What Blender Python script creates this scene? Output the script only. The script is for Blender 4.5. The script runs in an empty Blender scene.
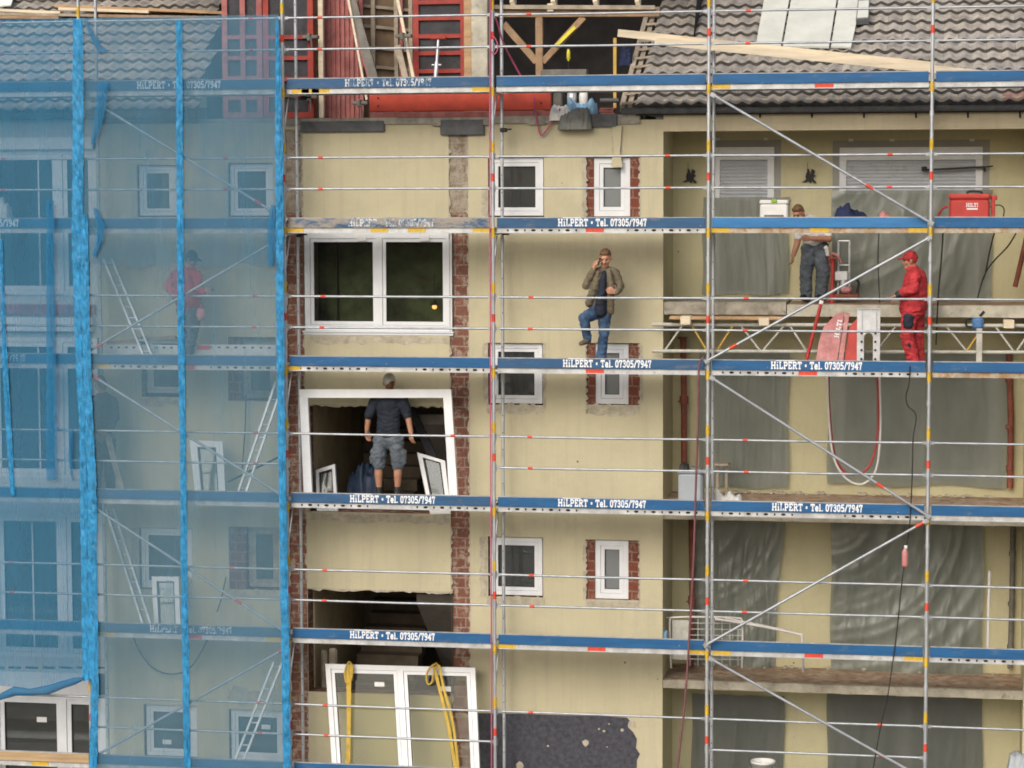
import bpy, math, random
from mathutils import Vector, Matrix
random.seed(7)
scn = bpy.context.scene
COL = scn.collection

# ------------------------------------------------------------------ camera (fitted to the scaffold's 3.07 m bays and 2 m lifts)
CX, CD, CZ, YAW, PIT, ROLL, FPX = 6.34378, 33.88133, 8.41820, .177478, .0810532, -.00346770, 2416.476
cy_, sy_, cp_, sp_ = math.cos(YAW), math.sin(YAW), math.cos(PIT), math.sin(PIT)
F_ = Vector((-sy_*cp_, cy_*cp_, -sp_)); R0 = Vector((cy_, sy_, 0)); U0 = R0.cross(F_)
R_ = math.cos(ROLL)*R0 + math.sin(ROLL)*U0; U_ = -math.sin(ROLL)*R0 + math.cos(ROLL)*U0
CAM = Vector((CX, -CD, CZ))
cam = bpy.data.cameras.new('camera'); co = bpy.data.objects.new('camera', cam); COL.objects.link(co)
co.matrix_world = Matrix(((R_.x, U_.x, -F_.x, CAM.x), (R_.y, U_.y, -F_.y, CAM.y), (R_.z, U_.z, -F_.z, CAM.z), (0, 0, 0, 1)))
cam.sensor_width = 36; cam.lens = FPX*36/1024; cam.clip_start = .5; cam.clip_end = 3000
scn.camera = co

def ray(px, py): return F_*FPX + R_*(px-512) + U_*(384-py)
def at(px, py, Y):                     # the point at depth Y that a measured position stands for
    d = ray(px, py); return CAM + d*((Y-CAM.y)/d.y)
def rect(x0, y0, x1, y1, Y):           # X0, X1, Z0, Z1 of an upright rectangle at depth Y
    xm, ym = (x0+x1)/2, (y0+y1)/2
    return at(x0, ym, Y).x, at(x1, ym, Y).x, at(xm, y1, Y).z, at(xm, y0, Y).z

# ------------------------------------------------------------------ materials
def N(nt, t, **k):
    n = nt.nodes.new(t)
    for a, v in k.items():
        if a in n.inputs: n.inputs[a].default_value = v
        else: setattr(n, a, v)
    return n
def newmat(name):
    m = bpy.data.materials.new(name); m.use_nodes = True
    return m, m.node_tree, m.node_tree.nodes['Principled BSDF']
def c4(c): return (c[0], c[1], c[2], 1)
def coords(nt, scale=(1, 1, 1)):
    tc = N(nt, 'ShaderNodeNewGeometry'); mp = N(nt, 'ShaderNodeMapping'); mp.inputs['Scale'].default_value = scale
    nt.links.new(tc.outputs['Position'], mp.inputs['Vector']); return mp.outputs['Vector']
def noise(nt, vec, scale, detail=5, rough=.6):
    n = N(nt, 'ShaderNodeTexNoise'); n.inputs['Scale'].default_value = scale; n.inputs['Detail'].default_value = detail
    n.inputs['Roughness'].default_value = rough; nt.links.new(vec, n.inputs['Vector']); return n.outputs['Fac']
def ramp(nt, fac, p0, p1, c0=(0, 0, 0), c1=(1, 1, 1)):
    r = N(nt, 'ShaderNodeValToRGB'); e = r.color_ramp.elements
    e[0].position, e[1].position = p0, p1; e[0].color, e[1].color = c4(c0), c4(c1)
    nt.links.new(fac, r.inputs['Fac']); return r.outputs['Color']
def mix(nt, fac, a, b):
    m = N(nt, 'ShaderNodeMix', data_type='RGBA')
    if isinstance(fac, float): m.inputs[0].default_value = fac
    else: nt.links.new(fac, m.inputs[0])
    for i, v in ((6, a), (7, b)):
        if isinstance(v, tuple): m.inputs[i].default_value = c4(v)
        else: nt.links.new(v, m.inputs[i])
    return m.outputs[2]
def bump(nt, bs, h, strength, dist=.01):
    b = N(nt, 'ShaderNodeBump'); b.inputs['Strength'].default_value = strength; b.inputs['Distance'].default_value = dist
    nt.links.new(h, b.inputs['Height']); nt.links.new(b.outputs['Normal'], bs.inputs['Normal'])
def pbr(name, col, rough=.6, metal=0., var=.25, scale=6., dirt=None, dirt_amt=(.55, .75), bmp=.0, spec=.4, stretch=(1, 1, 1), fine=40.):
    m, nt, bs = newmat(name); v = coords(nt, stretch)
    n = noise(nt, v, scale); lo = tuple(c*(1-var) for c in col); hi = tuple(min(1, c*(1+var)) for c in col)
    c = ramp(nt, n, .3, .7, lo, hi)
    if dirt:
        d = noise(nt, v, scale*2.3, 8, .7); c = mix(nt, ramp(nt, d, *dirt_amt), c, dirt)
    nt.links.new(c, bs.inputs['Base Color'])
    bs.inputs['Roughness'].default_value = rough; bs.inputs['Metallic'].default_value = metal
    bs.inputs['Specular IOR Level'].default_value = spec
    if bmp: bump(nt, bs, noise(nt, v, fine, 6), bmp)
    return m

def plaster(name, col, stain, streak=.35, patch=.0):
    m, nt, bs = newmat(name); v = coords(nt)
    big = noise(nt, v, .9, 6, .55); c = ramp(nt, big, .25, .75, tuple(x*.86 for x in col), tuple(x*1.1 for x in col))
    st = noise(nt, coords(nt, (5, 5, .28)), 1.6, 6, .65)
    sf = ramp(nt, st, .5, .85, (0, 0, 0), (streak,)*3); c = mix(nt, sf, c, stain)
    bl = noise(nt, v, 1.7, 10, .74); c = mix(nt, ramp(nt, bl, .5, .74, (0, 0, 0), (.75,)*3), c, tuple((a+b)/2 for a, b in zip(col, stain)))
    gr = noise(nt, v, 46, 4, .7); c = mix(nt, ramp(nt, gr, .35, .75, (.16,)*3, (0, 0, 0)), c, tuple(x*.55 for x in col))
    vo = N(nt, 'ShaderNodeTexVoronoi'); vo.inputs['Scale'].default_value = 1.9; nt.links.new(v, vo.inputs['Vector'])
    c = mix(nt, ramp(nt, vo.outputs['Distance'], .028, .034, (.85,)*3, (0, 0, 0)), c, (.12, .1, .08))      # old anchor holes
    nt.links.new(c, bs.inputs['Base Color']); bs.inputs['Roughness'].default_value = .93; bs.inputs['Specular IOR Level'].default_value = .15
    bump(nt, bs, noise(nt, v, 60, 5), .35, .012); return m

def bricks(name, c1, c2, mortar, cover, cov=(.5, .62), bw=.25, rh=.148):
    m, nt, bs = newmat(name); tc = N(nt, 'ShaderNodeTexCoord'); sp = N(nt, 'ShaderNodeSeparateXYZ'); cb = N(nt, 'ShaderNodeCombineXYZ')
    ad = N(nt, 'ShaderNodeMath', operation='ADD')
    nt.links.new(tc.outputs['Object'], sp.inputs[0]); nt.links.new(sp.outputs['X'], ad.inputs[0]); nt.links.new(sp.outputs['Y'], ad.inputs[1])
    nt.links.new(ad.outputs[0], cb.inputs['X']); nt.links.new(sp.outputs['Z'], cb.inputs['Y'])
    # wobble the courses a little
    nz = N(nt, 'ShaderNodeTexNoise', noise_dimensions='3D'); nz.inputs['Scale'].default_value = 9; nt.links.new(tc.outputs['Object'], nz.inputs['Vector'])
    vm = N(nt, 'ShaderNodeVectorMath', operation='MULTIPLY_ADD'); vm.inputs[1].default_value = (.03, .03, 0)
    nt.links.new(nz.outputs['Color'], vm.inputs[0]); nt.links.new(cb.outputs[0], vm.inputs[2])
    b = N(nt, 'ShaderNodeTexBrick'); nt.links.new(vm.outputs[0], b.inputs['Vector'])
    b.inputs['Scale'].default_value = 1; b.inputs['Brick Width'].default_value = bw; b.inputs['Row Height'].default_value = rh
    b.inputs['Mortar Size'].default_value = .012; b.inputs['Mortar Smooth'].default_value = .4; b.inputs['Bias'].default_value = 0
    b.inputs['Color1'].default_value = c4(c1); b.inputs['Color2'].default_value = c4(c2); b.inputs['Mortar'].default_value = c4(mortar)
    v = tc.outputs['Object']
    c = mix(nt, ramp(nt, noise(nt, v, 26, 7, .75), .35, .7, (.5,)*3, (0, 0, 0)), b.outputs['Color'], tuple(x*.4 for x in c1))
    c = mix(nt, ramp(nt, noise(nt, v, 6.5, 8, .7), *cov), c, cover)
    nt.links.new(c, bs.inputs['Base Color']); bs.inputs['Roughness'].default_value = .95; bs.inputs['Specular IOR Level'].default_value = .1
    bump(nt, bs, noise(nt, v, 30, 8, .7), .8, .03); return m

def glass(name, tint=(.75, .8, .78), refl=.05, rough=.02, hz=0.0):
    m, nt, bs = newmat(name); nt.nodes.remove(bs); out = nt.nodes['Material Output']
    tr = N(nt, 'ShaderNodeBsdfTransparent'); tr.inputs['Color'].default_value = c4(tint)
    gl = N(nt, 'ShaderNodeBsdfGlossy'); gl.inputs['Roughness'].default_value = rough; gl.inputs['Color'].default_value = (.9, .95, 1, 1)
    fr = N(nt, 'ShaderNodeFresnel'); fr.inputs['IOR'].default_value = 1.5
    ad = N(nt, 'ShaderNodeMath', operation='ADD', use_clamp=True); ad.inputs[1].default_value = refl-.04; nt.links.new(fr.outputs[0], ad.inputs[0])
    v = coords(nt); bp = N(nt, 'ShaderNodeBump'); bp.inputs['Strength'].default_value = .12; bp.inputs['Distance'].default_value = .05
    nt.links.new(noise(nt, v, 1.7, 2), bp.inputs['Height']); nt.links.new(bp.outputs[0], gl.inputs['Normal'])
    mx = N(nt, 'ShaderNodeMixShader'); nt.links.new(ad.outputs[0], mx.inputs[0]); nt.links.new(tr.outputs[0], mx.inputs[1]); nt.links.new(gl.outputs[0], mx.inputs[2])
    last = mx.outputs[0]
    if hz:
        df = N(nt, 'ShaderNodeBsdfDiffuse'); df.inputs['Color'].default_value = (.42, .45, .45, 1)
        m2 = N(nt, 'ShaderNodeMixShader'); m2.inputs[0].default_value = hz
        nt.links.new(last, m2.inputs[1]); nt.links.new(df.outputs[0], m2.inputs[2]); last = m2.outputs[0]
    nt.links.new(last, out.inputs['Surface']); return m

def netting(name, col, cover, var=.08):
    m, nt, bs = newmat(name); nt.nodes.remove(bs); out = nt.nodes['Material Output']
    tr = N(nt, 'ShaderNodeBsdfTransparent'); df = N(nt, 'ShaderNodeBsdfDiffuse'); tl = N(nt, 'ShaderNodeBsdfTranslucent')
    df.inputs['Color'].default_value = c4(col); tl.inputs['Color'].default_value = c4(col)
    ms = N(nt, 'ShaderNodeMixShader'); ms.inputs[0].default_value = .3; nt.links.new(df.outputs[0], ms.inputs[1]); nt.links.new(tl.outputs[0], ms.inputs[2])
    n = noise(nt, coords(nt, (1.6, 1, .22)), 2.2, 6, .6); f = noise(nt, coords(nt, (60, 60, 1)), 1.5, 2)
    mr = N(nt, 'ShaderNodeMapRange'); mr.inputs['From Min'].default_value = .3; mr.inputs['From Max'].default_value = .7
    mr.inputs['To Min'].default_value = cover-var; mr.inputs['To Max'].default_value = cover+var; nt.links.new(n, mr.inputs['Value'])
    m2 = N(nt, 'ShaderNodeMath', operation='MULTIPLY_ADD', use_clamp=True); m2.inputs[1].default_value = .08; nt.links.new(f, m2.inputs[0])
    sb = N(nt, 'ShaderNodeMath', operation='SUBTRACT'); sb.inputs[1].default_value = .04; nt.links.new(mr.outputs[0], sb.inputs[0]); nt.links.new(sb.outputs[0], m2.inputs[2])
    mx = N(nt, 'ShaderNodeMixShader'); nt.links.new(m2.outputs[0], mx.inputs[0]); nt.links.new(tr.outputs[0], mx.inputs[1]); nt.links.new(ms.outputs[0], mx.inputs[2])
    nt.links.new(mx.outputs[0], out.inputs['Surface']); return m

def sheeting(name, col, opac):
    m, nt, bs = newmat(name); out = nt.nodes['Material Output']; v = coords(nt)
    c = ramp(nt, noise(nt, coords(nt, (1, 1, .5)), 2.2, 6, .6), .3, .72, tuple(x*.86 for x in col), tuple(x*1.16 for x in col))
    nt.links.new(c, bs.inputs['Base Color']); bs.inputs['Roughness'].default_value = .34; bs.inputs['Specular IOR Level'].default_value = .6
    bump(nt, bs, noise(nt, coords(nt, (1, 1, .4)), 4, 3, .5), .35, .05)
    tr = N(nt, 'ShaderNodeBsdfTransparent'); mx = N(nt, 'ShaderNodeMixShader'); mx.inputs[0].default_value = opac
    nt.links.new(tr.outputs[0], mx.inputs[1]); nt.links.new(bs.outputs[0], mx.inputs[2]); nt.links.new(mx.outputs[0], out.inputs['Surface']); return m

M = {}
M['cream'] = plaster('cream_plaster', (.57, .522, .355), (.35, .325, .255), .5)
M['loggia'] = plaster('yellow_plaster', (.60, .56, .355), (.42, .37, .26), .4)
M['greyrender'] = plaster('grey_render', (.36, .36, .33), (.25, .25, .22), .3)
M['fascia'] = plaster('fascia_plaster', (.60, .53, .37), (.34, .31, .23), .45)
M['whitewall'] = plaster('white_plaster', (.62, .63, .62), (.45, .45, .42), .2)
M['brick'] = bricks('red_brick', (.31, .14, .10), (.215, .10, .078), (.40, .33, .26), (.42, .34, .265), (.51, .64), .27, .15)
M['brickgrey'] = bricks('mortared_brick', (.36, .27, .2), (.27, .19, .14), (.40, .37, .31), (.40, .36, .29), (.4, .58))
M['brickjamb'] = bricks('jamb_brick', (.27, .09, .06), (.19, .068, .05), (.34, .24, .18), (.35, .23, .17), (.55, .68), .2, .145)
M['mortar'] = pbr('grey_mortar', (.44, .40, .31), .95, var=.25, scale=9, dirt=(.30, .275, .22), bmp=.6, spec=.1)
M['concrete'] = pbr('weathered_concrete', (.33, .31, .26), .92, var=.35, scale=5, dirt=(.12, .11, .09), bmp=.5, spec=.15)
M['concrete_light'] = pbr('pale_concrete', (.47, .45, .37), .92, var=.25, scale=4, dirt=(.24, .2, .15), bmp=.4, spec=.15)
M['slabtop'] = pbr('muddy_slab', (.42, .325, .24), .9, var=.35, scale=3, dirt=(.27, .16, .1), dirt_amt=(.45, .65), bmp=.5, spec=.15)
M['slabedge'] = pbr('slab_edge', (.48, .45, .36), .9, var=.3, scale=3.5, dirt=(.30, .22, .15), dirt_amt=(.55, .7), bmp=.6, spec=.15)
M['bitumen'] = pbr('black_bitumen', (.062, .063, .078), .8, var=.4, scale=14, dirt=(.12, .12, .13), dirt_amt=(.62, .78), bmp=1., spec=.4, fine=55)
M['lead'] = pbr('grey_flashing', (.10, .105, .11), .7, var=.35, scale=6, bmp=.3)
M['white'] = pbr('white_upvc', (.72, .745, .77), .35, var=.06, scale=5, dirt=(.5, .5, .48), dirt_amt=(.66, .82), spec=.5)
M['whitedull'] = pbr('dull_white_frame', (.62, .63, .62), .5, var=.12, scale=5, dirt=(.35, .34, .3), dirt_amt=(.6, .8))
M['pane'] = glass('window_glass', (.78, .8, .77), .05, .02, .085)
M['panefrost'] = glass('frosted_glass', (.8, .82, .82), .05, .3, .38)
M['panegreen'] = glass('coated_glass', (.88, .88, .8), .012, .02, .01)
M['gasket'] = pbr('black_gasket', (.02, .02, .022), .6)
M['galv'] = pbr('galvanised_steel', (.52, .55, .58), .42, .55, var=.22, scale=9, dirt=(.36, .35, .33), dirt_amt=(.58, .75), spec=.5, stretch=(1, 1, .5))
M['galvrail'] = pbr('galvanised_rail', (.38, .41, .44), .42, .5, var=.2, scale=7, dirt=(.36, .35, .32), dirt_amt=(.6, .78), spec=.5)
M['alu'] = pbr('aluminium', (.62, .64, .66), .4, .5, var=.15, scale=8)
M['deckedge'] = pbr('deck_edge_steel', (.50, .515, .52), .5, .35, var=.25, scale=6, dirt=(.36, .33, .28), dirt_amt=(.55, .72))
M['deckrust'] = pbr('stained_deck_edge', (.42, .37, .3), .6, .15, var=.3, scale=4, dirt=(.32, .18, .07), dirt_amt=(.45, .6))
M['yellow'] = pbr('yellow_sticker', (.60, .39, .035), .5, var=.2, scale=20)
M['red'] = pbr('red_sticker', (.62, .07, .04), .5, var=.2, scale=20)
M['dark'] = pbr('dark_void', (.012, .012, .013), .9)
def toe_mat(name, col, wear, amt):
    m, nt, bs = newmat(name); v = coords(nt)
    c = ramp(nt, noise(nt, coords(nt, (.6, 1, 4)), 3, 6), .3, .7, tuple(x*.82 for x in col), tuple(x*1.2 for x in col))
    c = mix(nt, ramp(nt, noise(nt, coords(nt, (.5, 1, 1.4)), 5.5, 10, .75), *amt), c, wear)
    c = mix(nt, ramp(nt, noise(nt, coords(nt, (.5, 1, 1.2)), 17, 4, .7), .69, .74), c, (.5, .5, .46))
    nt.links.new(c, bs.inputs['Base Color']); bs.inputs['Roughness'].default_value = .55; bs.inputs['Specular IOR Level'].default_value = .35
    return m
M['toe'] = toe_mat('blue_board', (.014, .098, .245), (.12, .16, .2), (.56, .76))
M['toedull'] = toe_mat('faded_blue_board', (.027, .09, .195), (.17, .17, .17), (.55, .74))
M['toelit'] = toe_mat('front_lit_blue_board', (.034, .17, .39), (.1, .24, .42), (.6, .8))  # lighter blue: frontal light put into the board colour
M['toeworn'] = toe_mat('concrete_smeared_board', (.03, .09, .18), (.30, .27, .23), (.40, .52))
M['toewood'] = pbr('raw_wood_board', (.42, .3, .17), .8, var=.25, scale=4, dirt=(.35, .15, .07), stretch=(.4, 1, 5))
M['toetop'] = pbr('board_top_edge', (.35, .36, .36), .7, var=.3, scale=5)
def letter_mat(name, a, b, amt):
    m, nt, bs = newmat(name); v = coords(nt); c = mix(nt, ramp(nt, noise(nt, v, 13, 6, .7), *amt), a, b)
    nt.links.new(c, bs.inputs['Base Color']); bs.inputs['Roughness'].default_value = .6; return m
M['letter'] = letter_mat('white_lettering', (.80, .82, .84), (.2, .3, .42), (.57, .74))
M['letterworn'] = letter_mat('worn_lettering', (.62, .65, .66), (.06, .14, .25), (.44, .58))
M['woodnew'] = pbr('pale_timber', (.68, .59, .44), .75, var=.16, scale=4, dirt=(.5, .38, .22), stretch=(.3, 3, 3), bmp=.2)
M['woodold'] = pbr('old_timber', (.33, .22, .13), .85, var=.3, scale=4, dirt=(.18, .11, .06), stretch=(1, 1, 1), bmp=.3)
M['woodgrey'] = pbr('weathered_timber', (.36, .31, .24), .85, var=.3, scale=5, dirt=(.22, .17, .12), bmp=.3)
M['woodbrown'] = pbr('brown_plank', (.45, .3, .17), .85, var=.3, scale=4, dirt=(.25, .14, .07), stretch=(.4, 2, 2), bmp=.3)
M['plydark'] = pbr('dark_plywood', (.035, .035, .042), .65, var=.5, scale=5, dirt=(.16, .15, .15), dirt_amt=(.6, .8))
M['formred'] = pbr('red_formwork', (.31, .038, .026), .6, var=.35, scale=5, dirt=(.25, .1, .075), dirt_amt=(.6, .8))
M['formpink'] = pbr('dusty_red_formwork', (.33, .115, .105), .8, var=.35, scale=5, dirt=(.33, .2, .19), dirt_amt=(.5, .75))
M['formorange'] = pbr('bright_red_plank', (.43, .055, .03), .65, var=.2, scale=4, dirt=(.45, .16, .08), dirt_amt=(.64, .82))
M['ply'] = pbr('plywood', (.20, .14, .09), .8, var=.3, scale=4, dirt=(.2, .13, .08))
M['tile'] = pbr('grey_roof_tile', (.35, .325, .295), .9, var=.3, scale=3.2, dirt=(.15, .135, .115), dirt_amt=(.5, .72), bmp=.5, spec=.15)
M['tileb'] = pbr('paler_roof_tile', (.40, .365, .32), .9, var=.3, scale=4.5, dirt=(.2, .19, .15), dirt_amt=(.5, .7), bmp=.5, spec=.15)
M['tileedge'] = pbr('shaded_tile_edge', (.085, .08, .072), .95, var=.5, scale=7)  # shade under each tile step put into the edge colour
M['tilered'] = pbr('reddish_roof_tile', (.36, .22, .18), .9, var=.2, scale=5)
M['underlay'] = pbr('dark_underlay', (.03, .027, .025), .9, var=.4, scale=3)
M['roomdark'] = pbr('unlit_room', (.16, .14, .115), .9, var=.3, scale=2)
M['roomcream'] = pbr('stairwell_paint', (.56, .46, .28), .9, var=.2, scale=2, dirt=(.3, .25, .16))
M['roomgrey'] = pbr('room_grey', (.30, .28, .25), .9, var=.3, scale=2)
M['step'] = pbr('stone_step', (.085, .066, .045), .8, var=.3, scale=4)
M['net'] = netting('blue_net', (.165, .33, .45), .48, .05)
M['netdense'] = netting('dense_blue_net', (.075, .275, .46), .56, .05)
M['netover'] = netting('overlapping_blue_net', (.09, .28, .45), .2, .06)
M['tape'] = pbr('blue_tape', (.022, .215, .43), .55, var=.4, scale=11, dirt=(.08, .36, .6), dirt_amt=(.6, .8), bmp=.15, fine=24)
M['netflap'] = netting('blue_net_flap', (.04, .22, .42), .7)
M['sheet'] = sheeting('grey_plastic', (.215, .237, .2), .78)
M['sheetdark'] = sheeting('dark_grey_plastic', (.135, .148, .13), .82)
M['shutter'] = pbr('grey_shutter', (.50, .53, .56), .55, var=.06, scale=3, dirt=(.3, .31, .32))
M['skin'] = pbr('skin', (.50, .26, .17), .55, var=.12, scale=14)
M['skintan'] = pbr('tanned_skin', (.40, .2, .125), .55, var=.12, scale=14)
M['hair'] = pbr('brown_hair', (.15, .078, .042), .7, var=.4, scale=40)
M['jacket'] = pbr('olive_jacket', (.145, .12, .08), .85, var=.3, scale=12, bmp=.6, fine=22)
M['jeans'] = pbr('blue_jeans', (.05, .10, .19), .85, var=.5, scale=7, bmp=.6, fine=22, dirt=(.16, .24, .33), dirt_amt=(.55, .75))
M['navy'] = pbr('navy_cloth', (.016, .022, .035), .85, var=.35, scale=9, bmp=.6, fine=18)
M['greycloth'] = pbr('grey_work_cloth', (.10, .12, .14), .85, var=.4, scale=9, bmp=.7, fine=20, dirt=(.24, .25, .25), dirt_amt=(.6, .8))
M['greycap'] = pbr('beige_cap', (.52, .5, .46), .85, var=.15, scale=15)
M['redcloth'] = pbr('red_work_cloth', (.43, .033, .04), .8, var=.3, scale=9, bmp=.7, fine=20)
M['whitecloth'] = pbr('white_tshirt', (.62, .62, .6), .85, var=.15, scale=9, bmp=.5, fine=20)
M['black'] = pbr('black_rubber', (.018, .018, .018), .6)
M['shoe'] = pbr('brown_shoe', (.12, .09, .065), .7)
M['eye'] = pbr('eye', (.03, .02, .015), .4)
M['lip'] = pbr('lip', (.33, .13, .10), .5)
M['pinkhose'] = pbr('pink_hose', (.48, .09, .18), .5, var=.15)
M['mauvehose'] = pbr('dull_red_hose', (.17, .07, .075), .6, var=.2)
M['redhose'] = pbr('red_hose', (.42, .05, .05), .5, var=.2)
M['whitehose'] = pbr('white_hose', (.6, .58, .55), .5, var=.1)
M['cable'] = pbr('black_cable', (.02, .02, .02), .5)
M['rustpipe'] = pbr('rust_red_pipe', (.22, .07, .045), .7, var=.35, scale=7)
M['greypipe'] = pbr('grey_pipe', (.16, .15, .13), .7, var=.3, scale=7)
M['propred'] = pbr('red_prop', (.45, .045, .04), .5, var=.25, scale=8)
M['girder'] = pbr('cream_girder', (.47, .47, .42), .6, var=.2, scale=6, dirt=(.35, .3, .2))
M['girderyellow'] = pbr('yellow_girder', (.50, .33, .07), .6, var=.2, scale=6)
M['caselid'] = pbr('red_case', (.48, .05, .04), .45, var=.15, scale=6)
M['casepink'] = pbr('dusty_red_panel', (.50, .20, .195), .6, var=.25, scale=6, dirt=(.55, .38, .36), dirt_amt=(.5, .75))
M['binning'] = pbr('grey_plastic_bin', (.36, .40, .43), .5, var=.08, scale=3)
M['whiteplastic'] = pbr('white_plastic', (.72, .72, .69), .45, var=.08)
M['green'] = pbr('green_latch', (.25, .5, .05), .5)
M['straps'] = pbr('yellow_strap', (.52, .35, .05), .7, var=.25, scale=15, dirt=(.3, .2, .05))
M['bluecloth'] = pbr('navy_jacket', (.012, .02, .06), .8, var=.4, scale=8, bmp=.6, fine=16)
M['bluebag'] = pbr('dark_blue_sack', (.016, .032, .065), .6, var=.4, scale=6, bmp=.4, fine=14)
M['lightblue'] = pbr('light_blue_plastic', (.22, .42, .6), .4, var=.3, scale=8)
M['toolblue'] = pbr('blue_tool', (.06, .17, .38), .5, var=.35, scale=12, dirt=(.35, .4, .42))
M['tarp'] = pbr('grey_tarp', (.17, .175, .165), .6, var=.3, scale=6, bmp=.5, fine=14)
M['iron'] = pbr('black_iron', (.016, .016, .017), .6)
M['paper'] = pbr('white_paper', (.75, .75, .73), .7, var=.05)
M['palesheet'] = pbr('pale_board', (.60, .62, .56), .6, var=.1, scale=2.5, dirt=(.4, .36, .26), dirt_amt=(.6, .78))
M['spirit'] = pbr('yellow_paint', (.7, .62, .05), .5)
M['greenreflect'] = pbr('green_reflection', (.085, .115, .07), .9, var=.75, scale=2.2, dirt=(.11, .10, .05), dirt_amt=(.55, .7))  # dark green tree reflection of the big window, painted as a colour
M['ground'] = pbr('gravel_ground', (.25, .23, .2), .95, var=.3, scale=.6, bmp=.4)
def emis(name, c, s):
    m, nt, bs = newmat(name); bs.inputs['Emission Color'].default_value = c4(c); bs.inputs['Emission Strength'].default_value = s; return m
M['lamp'] = emis('lamp_glow', (1, .42, .1), 2.2)

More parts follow.
